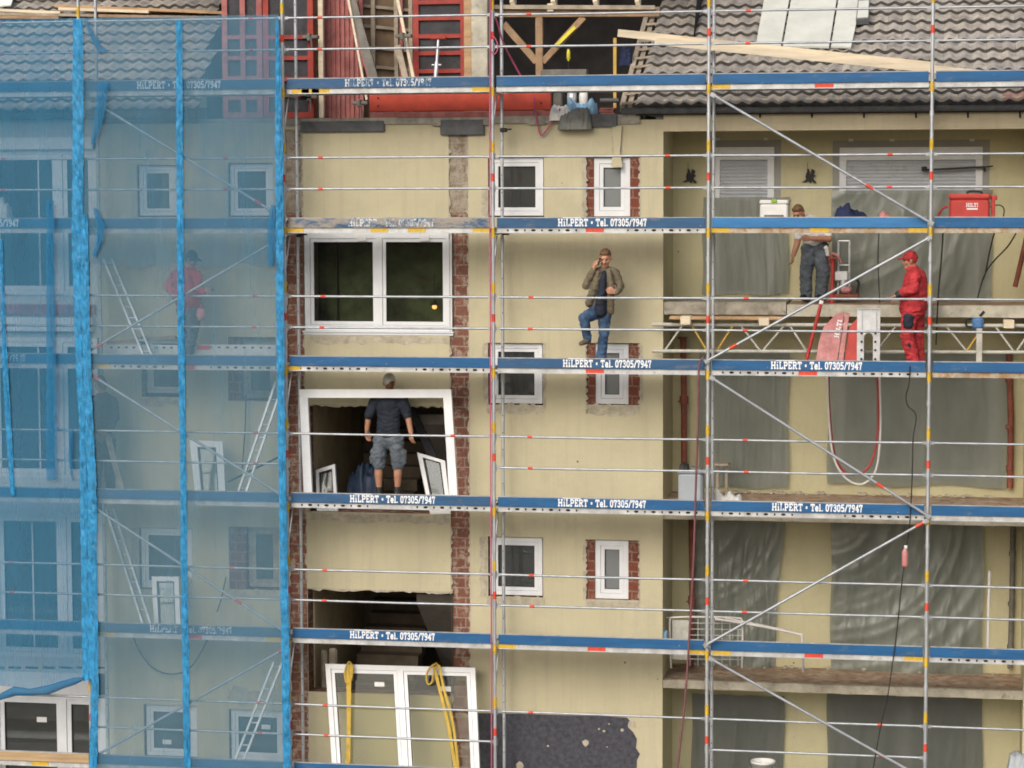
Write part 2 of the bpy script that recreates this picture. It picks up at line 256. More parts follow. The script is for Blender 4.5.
# ------------------------------------------------------------------ mesh builder
WLOC = {}
class MB:
    def __init__(s): s.v = []; s.f = []; s.m = []; s.s = []
    def add(s, vs, fs, m=0, sm=False):
        b = len(s.v); s.v += [Vector(p) for p in vs]
        for f in fs: s.f.append(tuple(b+i for i in f)); s.m.append(m); s.s.append(sm)
        return s
    def box(s, x0, x1, y0, y1, z0, z1, m=0):
        return s.add([(x0, y0, z0), (x1, y0, z0), (x1, y1, z0), (x0, y1, z0), (x0, y0, z1), (x1, y0, z1), (x1, y1, z1), (x0, y1, z1)],
                     [(0, 3, 2, 1), (4, 5, 6, 7), (0, 1, 5, 4), (1, 2, 6, 5), (2, 3, 7, 6), (3, 0, 4, 7)], m)
    def cbox(s, x0, x1, y0, y1, z0, z1, m=0, c=.01):       # box with chamfered front and vertical edges
        p = [(x0+c, y0), (x1-c, y0), (x1, y0+c), (x1, y1), (x0, y1), (x0, y0+c)]; n = 6
        vs = []
        for (z, k) in ((z0, 1), (z0+c, 0), (z1-c, 0), (z1, 1)):
            xm, ym = (x0+x1)/2, (y0+y1)/2
            for (x, y) in p: vs.append((x+(c*.7 if x < xm else -c*.7)*k, y+(c*.7 if y < ym else -c*.7)*k, z))
        fs = [tuple(reversed(range(n))), tuple(range(3*n, 4*n))]
        for r in range(3):
            for i in range(n): j = (i+1) % n; fs.append((r*n+i, r*n+j, (r+1)*n+j, (r+1)*n+i))
        return s.add(vs, fs, m)
    def beam(s, a, b, w, h, m=0, up=Vector((0, 1, 0))):     # bar a-b; h along 'up' (depth by default), w across
        a, b = Vector(a), Vector(b); d = (b-a).normalized(); sd = d.cross(up)
        if sd.length < 1e-4: sd = d.cross(Vector((1, 0, 0)))
        sd.normalize(); u = sd.cross(d).normalized(); vs = []
        for p in (a, b):
            for (i, j) in ((-1, -1), (1, -1), (1, 1), (-1, 1)): vs.append(p+sd*(w/2*i)+u*(h/2*j))
        return s.add(vs, [(0, 1, 2, 3), (7, 6, 5, 4), (0, 4, 5, 1), (1, 5, 6, 2), (2, 6, 7, 3), (3, 7, 4, 0)], m)
    def tube(s, pts, r, n=8, m=0, cap=True):
        pts = [Vector(p) for p in pts]; rs = r if isinstance(r, (list, tuple)) else [r]*len(pts); vs = []; prev = None
        for i, p in enumerate(pts):
            d = (pts[min(i+1, len(pts)-1)]-pts[max(i-1, 0)]).normalized()
            if prev is None:
                u = d.cross(Vector((0, 1, 0)))
                if u.length < .05: u = d.cross(Vector((1, 0, 0)))
            else: u = prev-d*prev.dot(d)
            u.normalize(); prev = u; w = d.cross(u)
            for k in range(n): a = 2*math.pi*k/n; vs.append(p+(u*math.cos(a)+w*math.sin(a))*rs[i])
        fs = []
        for i in range(len(pts)-1):
            for k in range(n): j = (k+1) % n; fs.append((i*n+k, i*n+j, (i+1)*n+j, (i+1)*n+k))
        s.add(vs, fs, m, True)
        if cap: s.add(vs[:n], [tuple(reversed(range(n)))], m); s.add(vs[-n:], [tuple(range(n))], m)
        return s
    def prism(s, poly, y0, y1, m=0):                        # poly of (x,z), extruded in depth
        n = len(poly); vs = [(x, y0, z) for x, z in poly]+[(x, y1, z) for x, z in poly]
        fs = [tuple(range(n)), tuple(reversed(range(n, 2*n)))]+[(i, i+n, (i+1) % n+n, (i+1) % n) for i in range(n)]
        return s.add(vs, fs, m)
    def lathe(s, c, prof, n=16, m=0):                       # prof of (r,z) about a vertical axis
        vs = []; fs = []
        for (r, z) in prof:
            for k in range(n): a = 2*math.pi*k/n; vs.append((c[0]+r*math.cos(a), c[1]+r*math.sin(a), c[2]+z))
        for i in range(len(prof)-1):
            for k in range(n): j = (k+1) % n; fs.append((i*n+k, i*n+j, (i+1)*n+j, (i+1)*n+k))
        return s.add(vs, fs, m, True)
    def grid(s, fn, nu, nv, m=0, sm=True):
        vs = [fn(i/nu, j/nv) for j in range(nv+1) for i in range(nu+1)]
        fs = [(j*(nu+1)+i, j*(nu+1)+i+1, (j+1)*(nu+1)+i+1, (j+1)*(nu+1)+i) for j in range(nv) for i in range(nu)]
        return s.add(vs, fs, m, sm)
    def build(s, name, mats, parent=None, base=None):
        if not isinstance(mats, (list, tuple)): mats = [mats]
        if base is None:
            xs = [p.x for p in s.v]; ys = [p.y for p in s.v]; zs = [p.z for p in s.v]
            base = Vector(((min(xs)+max(xs))/2, (min(ys)+max(ys))/2, min(zs)))
        me = bpy.data.meshes.new(name); me.from_pydata([p-base for p in s.v], [], s.f)
        for x in mats: me.materials.append(M[x])
        me.polygons.foreach_set('material_index', s.m); me.polygons.foreach_set('use_smooth', s.s); me.update()
        o = bpy.data.objects.new(name, me); COL.objects.link(o); WLOC[o.name] = base
        if parent: o.parent = parent; o.location = base-WLOC[parent.name]
        else: o.location = base
        return o
def tag(o, label, cat, group=None):
    o['label'] = label; o['category'] = cat
    if group: o['group'] = group
    return o
def empty(name, loc, label, cat, group=None):
    o = bpy.data.objects.new(name, None); COL.objects.link(o); o.location = Vector(loc); WLOC[o.name] = Vector(loc); o.empty_display_size = .2
    return tag(o, label, cat, group)
def struct(o): o['kind'] = 'structure'; return o
def rnd(a, b): return random.uniform(a, b)

def pierced(mb, x0, x1, z0, z1, y0, y1, holes, m=0):        # wall slab with rectangular holes and their reveals
    xs = sorted({x0, x1, *[min(max(h[i], x0), x1) for h in holes for i in (0, 1)]}); zs = sorted({z0, z1, *[min(max(h[i], z0), z1) for h in holes for i in (2, 3)]})
    def solid(x, z): return not any(h[0] < x < h[1] and h[2] < z < h[3] for h in holes)
    for i in range(len(xs)-1):
        for j in range(len(zs)-1):
            a, b, c, d = xs[i], xs[i+1], zs[j], zs[j+1]
            if solid((a+b)/2, (c+d)/2):
                mb.add([(a, y0, c), (b, y0, c), (b, y0, d), (a, y0, d)], [(0, 1, 2, 3)], m)
                mb.add([(a, y1, c), (b, y1, c), (b, y1, d), (a, y1, d)], [(3, 2, 1, 0)], m)
    for (a, b, c, d) in holes:
        mb.add([(a, y0, c), (a, y1, c), (a, y1, d), (a, y0, d)], [(0, 1, 2, 3)], m); mb.add([(b, y0, c), (b, y1, c), (b, y1, d), (b, y0, d)], [(3, 2, 1, 0)], m)
        mb.add([(a, y0, c), (b, y0, c), (b, y1, c), (a, y1, c)], [(0, 1, 2, 3)], m); mb.add([(a, y0, d), (b, y0, d), (b, y1, d), (a, y1, d)], [(3, 2, 1, 0)], m)
    for (p, q) in (((x0, z0), (x0, z1)), ((x1, z0), (x1, z1)), ((x0, z1), (x1, z1)), ((x0, z0), (x1, z0))):
        mb.add([(p[0], y0, p[1]), (q[0], y0, q[1]), (q[0], y1, q[1]), (p[0], y1, p[1])], [(0, 1, 2, 3)], m)
    return mb

# ------------------------------------------------------------------ world and light
w = bpy.data.worlds.new('World'); scn.world = w; w.use_nodes = True; nt = w.node_tree
sky = nt.nodes.new('ShaderNodeTexSky'); sky.sky_type = 'NISHITA'; sky.sun_disc = False
SUN_EL, SUN_AZ = math.radians(36), math.radians(196)
sky.sun_elevation = SUN_EL; sky.sun_rotation = SUN_AZ; sky.air_density = 1.0; sky.dust_density = 6; sky.ozone_density = 1.0
hs = nt.nodes.new('ShaderNodeHueSaturation'); hs.inputs['Saturation'].default_value = .8
nt.links.new(sky.outputs[0], hs.inputs['Color']); nt.links.new(hs.outputs[0], nt.nodes['Background'].inputs['Color'])
nt.nodes['Background'].inputs['Strength'].default_value = .15
sl = bpy.data.lights.new('sun', 'SUN'); sl.energy = 1.1; sl.angle = math.radians(50); sl.color = (1, .99, .975)
so = bpy.data.objects.new('sun', sl); COL.objects.link(so)
sd = Vector((math.sin(SUN_AZ)*math.cos(SUN_EL), math.cos(SUN_AZ)*math.cos(SUN_EL), math.sin(SUN_EL)))
so.rotation_euler = sd.to_track_quat('Z', 'Y').to_euler(); so.location = (0, -20, 30)
scn.view_settings.view_transform = 'Standard'; scn.view_settings.look = 'None'; scn.view_settings.gamma = 1; scn.view_settings.exposure = -.04
scn.cycles.use_denoising = True; scn.cycles.max_bounces = 6; scn.cycles.diffuse_bounces = 3; scn.cycles.transparent_max_bounces = 24
scn.cycles.filter_width = 1.8; scn.cycles.caustics_reflective = False; scn.cycles.caustics_refractive = False

WY, YB, GZ = 1.0, 2.25, -5.0            # wall face, back of the loggias, ground
g = MB(); g.box(-150, 150, -120, 150, GZ-.5, GZ); struct(g.build('ground', 'ground'))
# ================================================================== the building
bld = empty('apartment_building', (0, 6, GZ), 'cream rendered apartment block under renovation with brick strips and tiled roof', 'building')
def Zp(px, py, Y): return at(px, py, Y).z
def Xp(px, py, Y): return at(px, py, Y).x
XL, XC, XR = Xp(100, 400, WY), Xp(663, 400, WY), Xp(1023, 700, WY)      # glazed left end | loggia corner | right loggia end
ZTOP = Zp(480, 121, WY)
WB = {}   # openings in the front wall
def hole(k, *px): WB[k] = rect(*px, WY); return WB[k]
hole('a1', 488, 157, 544, 217); hole('a2', 488, 343, 543, 405); hole('a3', 488, 537, 543, 597)
hole('b1', 586, 157, 640, 217); hole('b2', 586, 343, 640, 405); hole('b3', 585.5, 540, 639.5, 600)
hole('c1', 303, 232, 453, 333); hole('c2', 308, 405, 452, 513); hole('c3', 308, 590, 453, 694)
hole('d1', 137, 165, 176, 217); hole('e1', 228, 163, 273, 217); hole('d2', 141, 337, 184, 397); hole('e2', 228, 337, 276, 401)
hole('d3', 139, 528, 192, 590); hole('e3', 229, 527, 279, 590); hole('d4', 144, 705, 197, 758); hole('e4', 229, 710, 284, 762)
# brick strips where the render has been cut away: recessed slots in the render coat
PL = rect(287, 130, 305, 640, WY)[:2]; PR = rect(450, 130, 469, 640, WY)[:2]
ZS = Zp(380, 655, WY)
mb = MB(); coat = list(WB.values())
zb, ztp = GZ, Zp(380, 129, WY)
strips = [(PL[0], PL[1], zb, ztp), (PR[0], PR[1], zb, ztp)]
pierced(mb, XL, XC, GZ, ZTOP, WY, WY+.03, coat+strips)
mb.build('wall', 'cream', bld)
mb = MB(); pierced(mb, XL, XC, GZ, ZTOP, WY+.032, WY+.32, list(WB.values()), 0)
zc = Zp(460, 212, WY)
mb.build('brick_core', 'brick', bld)
for s_ in strips: MB().box(s_[0]+.002, s_[1]-.002, WY+.022, WY+.031, zc+.02*rnd(-1, 1), s_[3]-.002).build('mortared_brick_strip', 'brickgrey', bld)
# ragged render edges along the strips
mb = MB()
for (xa, sg) in ((PL[1], 1), (PR[0], -1), (PR[1], 1), (PL[0], -1)):
    z = GZ+4
    while z < ztp-.1:
        h = rnd(.08, .3)
        if not any(hh[0]-.05 < xa < hh[1]+.05 and hh[2] < z+h/2 < hh[3] for hh in WB.values()):
            mb.prism([(xa+.01*sg, z), (xa-rnd(.004, .035)*sg, z+h*.3), (xa-rnd(.004, .03)*sg, z+h*.7), (xa+.01*sg, z+h)], WY-.001, WY+.028)
        z += h*rnd(.8, 1.3)
mb.build('ragged_render_edge', 'mortar', bld)

def blob(mb, px0, py0, px1, py1, Y, t=.004, n=16, jag=.3, m=0):          # irregular patch of mortar, a few mm proud
    x0, x1, z0, z1 = rect(px0, py0, px1, py1, Y); P = []
    for (a, b, c, d) in ((x0, z0, x1, z0), (x1, z0, x1, z1), (x1, z1, x0, z1), (x0, z1, x0, z0)):
        for i in range(n):
            t_ = i/n; j = rnd(-1, 1)*jag*min(x1-x0, z1-z0)*.5; L = abs(c-a) > abs(d-b)
            P.append((a+(c-a)*t_+(0 if L else j*.6), b+(d-b)*t_+(j if L else 0)))
    mb.prism(P, Y-t, Y+.001, m)
mb = MB()
for (p, yy) in (((487, 404, 544, 413), WY), ((586, 405, 640, 415), WY), ((487, 597, 545, 604), WY), ((586, 600, 640, 608), WY), ((310, 336, 449, 344), WY),
                ((311, 514, 450, 522), WY), ((482, 190, 488, 216), WY), ((483, 343, 488, 404), WY), ((480, 537, 487, 597), WY), ((543, 343, 546, 410), WY),
                ((582, 158, 586, 216), WY), ((640, 345, 643, 404), WY), ((583, 545, 586, 600), WY), ((305, 404, 310, 512), WY), ((612, 127, 622, 160), WY),
                ((228, 688, 275, 704), WY), ((132, 528, 138, 590), WY), ((140, 398, 188, 406), WY), ((226, 590, 282, 598), WY), ((178, 578, 192, 612), WY)):
    mb = MB(); blob(mb, *p, yy, .002+.003*random.random(), 16, .45); mb.build('mortar_patch', 'mortar', bld)
# jamb bricks beside the narrow windows
mb = MB()
for k, l, r in (('b1', 593.5, 630), ('b2', 595, 628.5), ('b3', 594.5, 628.5), ('e2', 240, 276), ('e3', 243, 279)):
    h = WB[k]; zc_ = (h[2]+h[3])/2; xa = rect(l, 300, r, 310, WY+.03); 
    MB().box(h[0]+.003, xa[0], WY+.035, WY+.2, h[2]+.003, h[3]-.003).build('exposed_jamb_brick', 'brickjamb', bld)
    if k[0] == 'b': MB().box(xa[1], h[1]-.003, WY+.035, WY+.2, h[2]+.003, h[3]-.003).build('exposed_jamb_brick', 'brickjamb', bld)
for k in ('b1', 'b2', 'b3'):
    h = WB[k]
    for xa, sg in ((h[0], 1), (h[1], -1)):
        mb = MB(); z = h[2]
        while z < h[3]-.04:
            d_ = rnd(.05, .16); e_ = min(z+d_, h[3]); mb.prism([(xa-.012*sg, z), (xa+rnd(.006, .035)*sg, z+(e_-z)*.35), (xa+rnd(.004, .03)*sg, z+(e_-z)*.75), (xa-.012*sg, e_)], WY-.002, WY+.034); z = e_
        mb.build('ragged_render_edge', 'mortar', bld)
# bitumen patch low on the wall
P = [(478, 713), (520, 713.5), (560, 715), (600, 716), (627, 717.5), (631, 722), (628, 727), (633, 732), (637, 739), (636, 748), (640, 754), (637, 760), (636, 790), (478, 790)]
mb = MB(); mb.prism([(at(x, y, WY).x, at(x, y, WY).z) for x, y in P], WY-.006, WY+.001); mb.build('bitumen_patch', 'bitumen', bld)
mb = MB()
for (x, y, r) in ((586, 743, 4), (599, 729, 1.5), (604, 731, 1.5), (548, 746, 1.2), (622, 730, 2), (609, 724, 1.2), (632, 724, 5), (520, 766, 5), (607, 747, 1)):
    c = at(x, y, WY-.008); k = r/70; MB().prism([(c.x+k*math.cos(a*.9)*rnd(.7, 1.1), c.z+k*math.sin(a*.9)*rnd(.7, 1.1)) for a in range(7)], WY-.011, WY-.005).build('plaster_splash', 'mortar', bld)
P = [(612, 126), (622, 126), (621, 140), (620, 152), (623, 167), (614, 167.5), (611, 166), (614, 152), (613, 140)]
mb = MB(); mb.prism([(at(x, y, WY-.03).x, at(x, y, WY-.03).z) for x, y in P], WY-.05, WY-.02); mb.build('hanging_plaster', 'cream', bld)
for k in ('c2', 'c3'):
    h = WB[k]; mb = MB(); x = h[0]; pts = [(h[0], h[3]+.002)]
    while x < h[1]-.05: pts.append((x, h[3]-rnd(.005, .05))); x += rnd(.03, .12)
    pts += [(h[1], h[3]-.02), (h[1], h[3]+.002)]; mb.prism(pts, WY+.004, WY+.026); mb.build('ragged_render_edge', 'mortar', bld)
# top edge: flashing, ring beam blocks
mb = MB()
for (p, t) in (((300, 121, 384, 132), .05), ((440, 119, 484, 135), .06), ((573, 114, 617, 127), .05)):
    a = rect(*p, WY-.06); MB().cbox(a[0], a[1], WY-.05-t*.2, WY+.05, a[2], a[3], 0, .012).build('dark_lintel_block', 'lead', bld)
a = rect(286, 117, 640, 123, WY-.02); x = a[0]; mb = MB()
while x < a[1]:
    l = rnd(.25, .8); mb.box(x, min(x+l, a[1]), WY-.03-rnd(0, .03), WY+.3, a[2]-rnd(0, .05), a[3]+rnd(-.01, .02)); x += l+.001
mb.build('ring_beam', 'concrete', bld)
# fascia over the top loggia and side walls
ZF0, ZF1 = Zp(840, 130, WY), Zp(840, 106, WY); XE = Xp(1160, 400, WY)
mb = MB(); mb.box(XC+.001, XE, WY, WY+.28, ZF0, ZF1+.12); mb.build('fascia', 'fascia', bld)
mb = MB(); mb.box(XC-.3, XC-.001, WY+.33, YB+.3, GZ, ZTOP); mb.add([(XC+.003, WY+.001, GZ), (XC+.003, YB, GZ), (XC+.003, YB, ZF0), (XC+.003, WY+.001, ZF0)], [(0, 1, 2, 3)]); mb.build('loggia_side_wall', 'loggia', bld)
mb = MB(); mb.box(XR, XR+.25, WY+.001, YB, GZ, ZF0-.01); mb.build('loggia_end_wall', 'loggia', bld)
mb = MB(); mb.box(XC, XE, WY+.29, YB+.2, ZF0+.02, ZF0+.2); mb.build('loggia_soffit', 'loggia', bld)
# back wall with window openings
LH = {'s1': rect(713, 147, 774, 294, YB), 's2': rect(839, 147, 982, 298, YB), 't1': rect(706, 365, 782, 486, YB), 't2': rect(834, 365, 1000, 480, YB),
      'u1': rect(700, 525, 776, 668, YB), 'u2': rect(836, 530, 980, 668, YB), 'v1': rect(698, 700, 778, 830, YB), 'v2': rect(834, 700, 976, 830, YB)}
mb = MB(); pierced(mb, XC, XE, GZ, ZF0+.02, YB, YB+.25, list(LH.values())); mb.build('loggia_back_wall', 'loggia', bld)
mb = MB()
for k in ('s1', 's2'):
    a = LH[k]; e = .1
    mb.box(a[0]-e, a[0]-.002, YB-.004, YB-.001, a[2]-.02, a[3]+e); mb.box(a[1]+.002, a[1]+e, YB-.004, YB-.001, a[2]-.02, a[3]+e); mb.box(a[0]-.001, a[1]+.001, YB-.004, YB-.001, a[3]+.002, a[3]+e)
mb.build('grey_window_surround', 'greyrender', bld)
mb = MB()
for (x, y) in ((718, 139), (766, 139), (851, 140), (892, 140), (972, 140)):
    c = at(x, y, YB-.01); MB().box(c.x-.035, c.x+.035, YB-.016, YB-.003, c.z-.02, c.z+.02).build('plaster_dab', 'whiteplastic', bld)
# loggia slabs
def slab(zt, zb, edge, top='slabtop', xs=(None, None)):
    xa, xb = xs[0] or XC, xs[1] or XR
    mb = MB(); n = 26; L = []
    for i in range(n+1): L.append(xa+.002+(xb-xa-.004)*i/n)
    for i in range(n):                                       # worn, crumbling front edge
        d0 = rnd(-.008, .008); mb.box(L[i], L[i+1], WY+.02+d0, WY+.1, zb+rnd(0, .006), zt-rnd(.0, .012), 1)
    mb.box(xa+.002, xb-.002, WY+.1, YB-.002, zb+.005, zt-.004, 0)
    return mb.build('balcony_slab', [top, edge], bld)
ZS1, ZS1b = Zp(740, 302, WY), Zp(740, 315, WY)
slab(ZS1, ZS1b, 'concrete', 'concrete', (None, Xp(786, 305, WY))); slab(ZS1-.03, ZS1b-.02, 'concrete_light', 'slabtop', (Xp(786, 305, WY)+.01, XE))
ZS2, ZS2b = Zp(740, 503, WY), Zp(740, 521, WY); slab(ZS2, ZS2b, 'slabedge')
ZS3, ZS3b = Zp(740, 682, WY), Zp(740, 691, WY); slab(ZS3, ZS3b, 'slabedge')
# brown spill line on the top of the lowest slab edge, rubble remains at wall foot
mb = MB()
for (x0, x1, zz) in ((690, 1000, ZS3), (720, 820, ZS2), (720, 1000, ZS2)):
    xa, xb = Xp(x0, 600, WY+.8), Xp(x1, 600, WY+.8)
    for i in range(40):
        x = rnd(xa, xb); y = YB-rnd(.03, .2); r = rnd(.01, .04); mb.prism([(x+r*math.cos(k*1.26)*rnd(.7, 1.3), zz+r*.6*(1+math.sin(k*1.26))) for k in range(5)], y-r, y+r)
o = mb.build('plaster_rubble', 'mortar'); tag(o, 'small plaster rubble lying along the back of the loggia slabs', 'rubble'); o['kind'] = 'stuff'

# ---- windows (each a part with its own frame, sash and pane)
def window(px, Y, fw=.075, sw=.055, mull=(), rails=(), frame='white', pane='pane', depth=.09, sill=False, box=None, name='window'):
    x0, x1, z0, z1 = px if isinstance(px, tuple) and len(px) == 4 and isinstance(px[0], float) else rect(*px, Y)
    fr = MB()
    def ring(a, b, c, d, t, ya, yb, m=0):
        fr.box(a, a+t, ya, yb, c, d, m); fr.box(b-t, b, ya, yb, c, d, m); fr.box(a+t+.0005, b-t-.0005, ya, yb, c, c+t, m); fr.box(a+t+.0005, b-t-.0005, ya, yb, d-t, d, m)
    ring(x0, x1, z0, z1, fw, Y, Y+depth)
    cells = []; ms = [x0+fw]+[v for m_ in mull for v in (m_-.045, m_+.045)]+[x1-fw]
    for m_ in mull: fr.box(m_-.045, m_+.045, Y-.004, Y+depth, z0+fw, z1-fw)
    for i in range(0, len(ms), 2): cells.append((ms[i], ms[i+1]))
    win = fr.build(name, frame, bld)
    sash = MB(); pn = MB(); gk = MB()
    for (a, b) in cells:
        fr = sash; ring(a+.004, b-.004, z0+fw+.004, z1-fw-.004, sw, Y+.012, Y+depth-.01)
        for r_ in rails: sash.box(a+sw, b-sw, Y+.02, Y+depth-.02, r_-.012, r_+.012)
        fr = gk; i = sw-.004; ring(a+i, b-i, z0+fw+i, z1-fw-i, .016, Y+.03, Y+.045)
        pn.box(a+sw-.005, b-sw+.005, Y+.05, Y+.062, z0+fw+sw-.005, z1-fw-sw+.005)
    sash.build('sash', frame, win); gk.build('gasket', 'gasket', win); pn.build('pane', pane, win)
    if sill:
        s = MB(); s.box(x0-.03, x1+.03, Y-.05, Y+.02, z0-.022, z0-.002); s.box(x0-.02, x1+.02, Y-.03, Y+.02, z0-.06, z0-.024); s.build('window_sill', 'white', win)
    return win
for k in ('a1', 'a2', 'a3'):
    h = WB[k]; window((h[0]+.02, h[1]-.02, h[2]+.02, h[3]-.015), WY+.06, .065, .05)
for k, l, r in (('b1', 593.5, 630), ('b2', 595, 628.5), ('b3', 594.5, 628.5)):
    h = WB[k]; a = rect(l, 300, r, 310, WY+.03); window((a[0]+.004, a[1]-.004, h[2]+.01, h[3]-.015), WY+.06, .078, .055, pane='panefrost')
h = WB['c1']; wm = window((h[0]+.02, h[1]-.02, h[2]+.03, h[3]-.01), WY+.02, .085, .05, mull=(Xp(379, 280, WY),), sill=True, pane='panegreen')
st = MB()
for x in (362, 425): c = at(x, 236, WY+.04); st.box(c.x-.07, c.x+.07, WY+.008, WY+.014, c.z-.075, c.z+.02)
st.build('paper_sticker', 'paper', wm)
for k in ('d1', 'e1', 'd3', 'd4', 'e4'):
    h = WB[k]; wm = window((h[0]+.02, h[1]-.02, h[2]+.02, h[3]-.015), WY+.06, .06, .045)
    if k in ('d4', 'e4'):
        st = MB(); c = at(167 if k == 'd4' else 266, 742 if k == 'd4' else 727, WY+.1); st.box(c.x-.07, c.x+.07, WY+.098, WY+.104, c.z-.035, c.z+.035); st.build('paper_sticker', 'paper', wm)
h = WB['d2']; window((h[0]+.05, h[1]-.02, h[2]+.05, h[3]-.015), WY+.14, .05, .04, frame='whitedull')
for k, l in (('e2', 240), ('e3', 243)):
    h = WB[k]; a = Xp(l, 300, WY+.03); window((a+.005, h[1]-.02, h[2]+.03, h[3]-.015), WY+.14, .06, .05, frame='woodgrey')
# left glazed end: tall storeys of white framed glass
XF = Xp(-150, 400, WY)
tiers = [(150, 295), (337, 477), (511, 655), (692, 800)]
ms_ = [Xp(x, 400, WY) for x in (-78, -8, 59.5)]
for i, (a, b) in enumerate(tiers):
    x0, x1, z0, z1 = rect(-150, a, 93 if i != 0 else 96, b, WY); dx = Xp(60, b, WY)-Xp(60, 400, WY)
    xm = tuple(m_ + (Xp(59.5+(0, 0.5, 4, 4)[i], (a+b)/2, WY)-Xp(59.5, 400, WY)) for m_ in ms_)
    x1 = Xp((97, 97.5, 103, 106)[i], (a+b)/2, WY)
    wv = window((x0, x1, z0, z1), WY+.03, .07, .07, mull=xm, name='glazed_wall')
    if i < 3:
        tm = MB(); xx = Xp((39, 39, 33)[i], (a+b)/2, WY+.05); tm.box(xx-.012, xx+.012, WY+.06, WY+.078, z0+.14, z1-.14); tm.build('glazing_bar', 'white', wv)
    if i == 3:
        st = MB(); c = at(42, 719.5, WY+.07); st.box(c.x-.08, c.x+.08, WY+.06, WY+.068, c.z-.04, c.z+.04); st.build('paper_sticker', 'paper', wv)
zz = [(112, 137.5), (295, 337), (477, 497), (655, 670)]
mb = MB()
for (a, b) in zz: r = rect(-150, a, 99, b, WY); mb.box(XF, XL-.002, WY+.04, WY+.3, r[2]+.002, r[3]-.002)
r = rect(-150, 800, 99, 1100, WY); mb.box(XF, XL-.002, WY+.04, WY+.3, GZ, r[3]); mb.build('spandrel', 'whitewall', bld)
mb = MB()
for (a, b, t) in ((137.5, 150, .1), (497, 511, .1), (670, 692, .06), (317, 325, .14), (326, 331, .1)): r = rect(-150, a, 92, b, WY-.05); MB().cbox(XF, Xp(94, (a+b)/2, WY), WY-t*.6, WY+.039, r[2], r[3], 0, .01).build('shutter_box', 'white', bld)
mb = MB(); r = rect(-150, 304, 92, 314, WY); mb.box(XF, Xp(95, 310, WY), WY-.03, WY+.039, r[2], r[3]); mb.build('red_parapet_strip', 'formpink', bld)
mb = MB()
for i in range(8): c = at(-20+i*17, 668, WY); mb.box(c.x-.1, c.x+.1, WY+.02, WY+.045, c.z-.012, c.z+.012)
mb.build('weep_slot', 'dark', bld)

# ---- loggia shutters and windows behind the sheets
def shutter(k, sz):
    a = LH[k]; mb = MB(); zb_ = Zp((700+900)/2, sz, YB)
    mb.box(a[0]+.002, a[1]-.002, YB-.02, YB+.1, a[3]-.19, a[3]-.002)
    mb.box(a[0]+.002, a[0]+.1, YB-.01, YB+.08, a[2]+.002, a[3]-.192); mb.box(a[1]-.1, a[1]-.002, YB-.01, YB+.08, a[2]+.002, a[3]-.192)
    w_ = mb.build('shutter_window', 'white', bld)
    sl_ = MB(); z = a[3]-.195
    while z > zb_:
        z0 = z-.052; sl_.add([(a[0]+.1, YB+.03, z), (a[1]-.1, YB+.03, z), (a[1]-.1, YB+.012, z-.026), (a[0]+.1, YB+.012, z-.026), (a[0]+.1, YB+.03, z0), (a[1]-.1, YB+.03, z0)], [(0, 3, 2, 1), (3, 4, 5, 2)]); z = z0
    sl_.build('roller_slats', 'shutter', w_)
    p = MB(); p.box(a[0]+.1, a[1]-.1, YB+.09, YB+.1, a[2]+.05, z); p.build('pane', 'pane', w_)
    b = MB(); b.box(a[0]+.1, a[1]-.1, YB-.01, YB+.11, a[2]+.002, a[2]+.05); b.build('bottom_rail', 'white', w_)
shutter('s1', 205); shutter('s2', 212)
for k in ('t1', 't2', 'u1', 'u2', 'v1', 'v2'):
    a = LH[k]; mid = ((a[0]+a[1])/2,) if k[1] == '2' else ()
    window((a[0]+.01, a[1]-.01, a[2]+.01, a[3]-.01), YB+.08, .08, .06, mull=mid, frame='whitedull')
# ---- interiors: storey floors, back wall, stairwell
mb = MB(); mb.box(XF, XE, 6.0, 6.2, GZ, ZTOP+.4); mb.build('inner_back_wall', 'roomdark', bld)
mb = MB()
for z in (ZS3, ZS2, ZS1, ZF0+.25, ZS3-2.8): mb.box(XF, PL[0], WY+.33, 6, z-.2, z-.005); mb.box(PR[1]+.3, XC-.3, WY+.33, 6, z-.2, z-.005); mb.box(XC-.3, XE, YB+.3, 6, z-.2, z-.005)
mb.build('storey_floor', 'roomgrey', bld)
mb = MB()
for x in (XF-.2, XE): mb.box(x, x+.2, WY+.04, 6, GZ, ZTOP)
for x in ((XL-.02), Xp(205, 400, WY), Xp(565, 400, WY)): mb.box(x-.06, x+.06, WY+.33, 6, GZ, ZTOP)
mb.build('partition', 'roomgrey', bld)
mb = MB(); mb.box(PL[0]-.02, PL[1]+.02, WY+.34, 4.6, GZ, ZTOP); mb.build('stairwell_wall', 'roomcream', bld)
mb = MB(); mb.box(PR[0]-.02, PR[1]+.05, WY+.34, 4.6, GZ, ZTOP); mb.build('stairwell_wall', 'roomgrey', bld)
mb = MB(); mb.box(PL[1]+.02, PR[0]-.02, 4.6, 4.8, GZ, ZTOP); mb.build('stairwell_back', 'roomdark', bld)
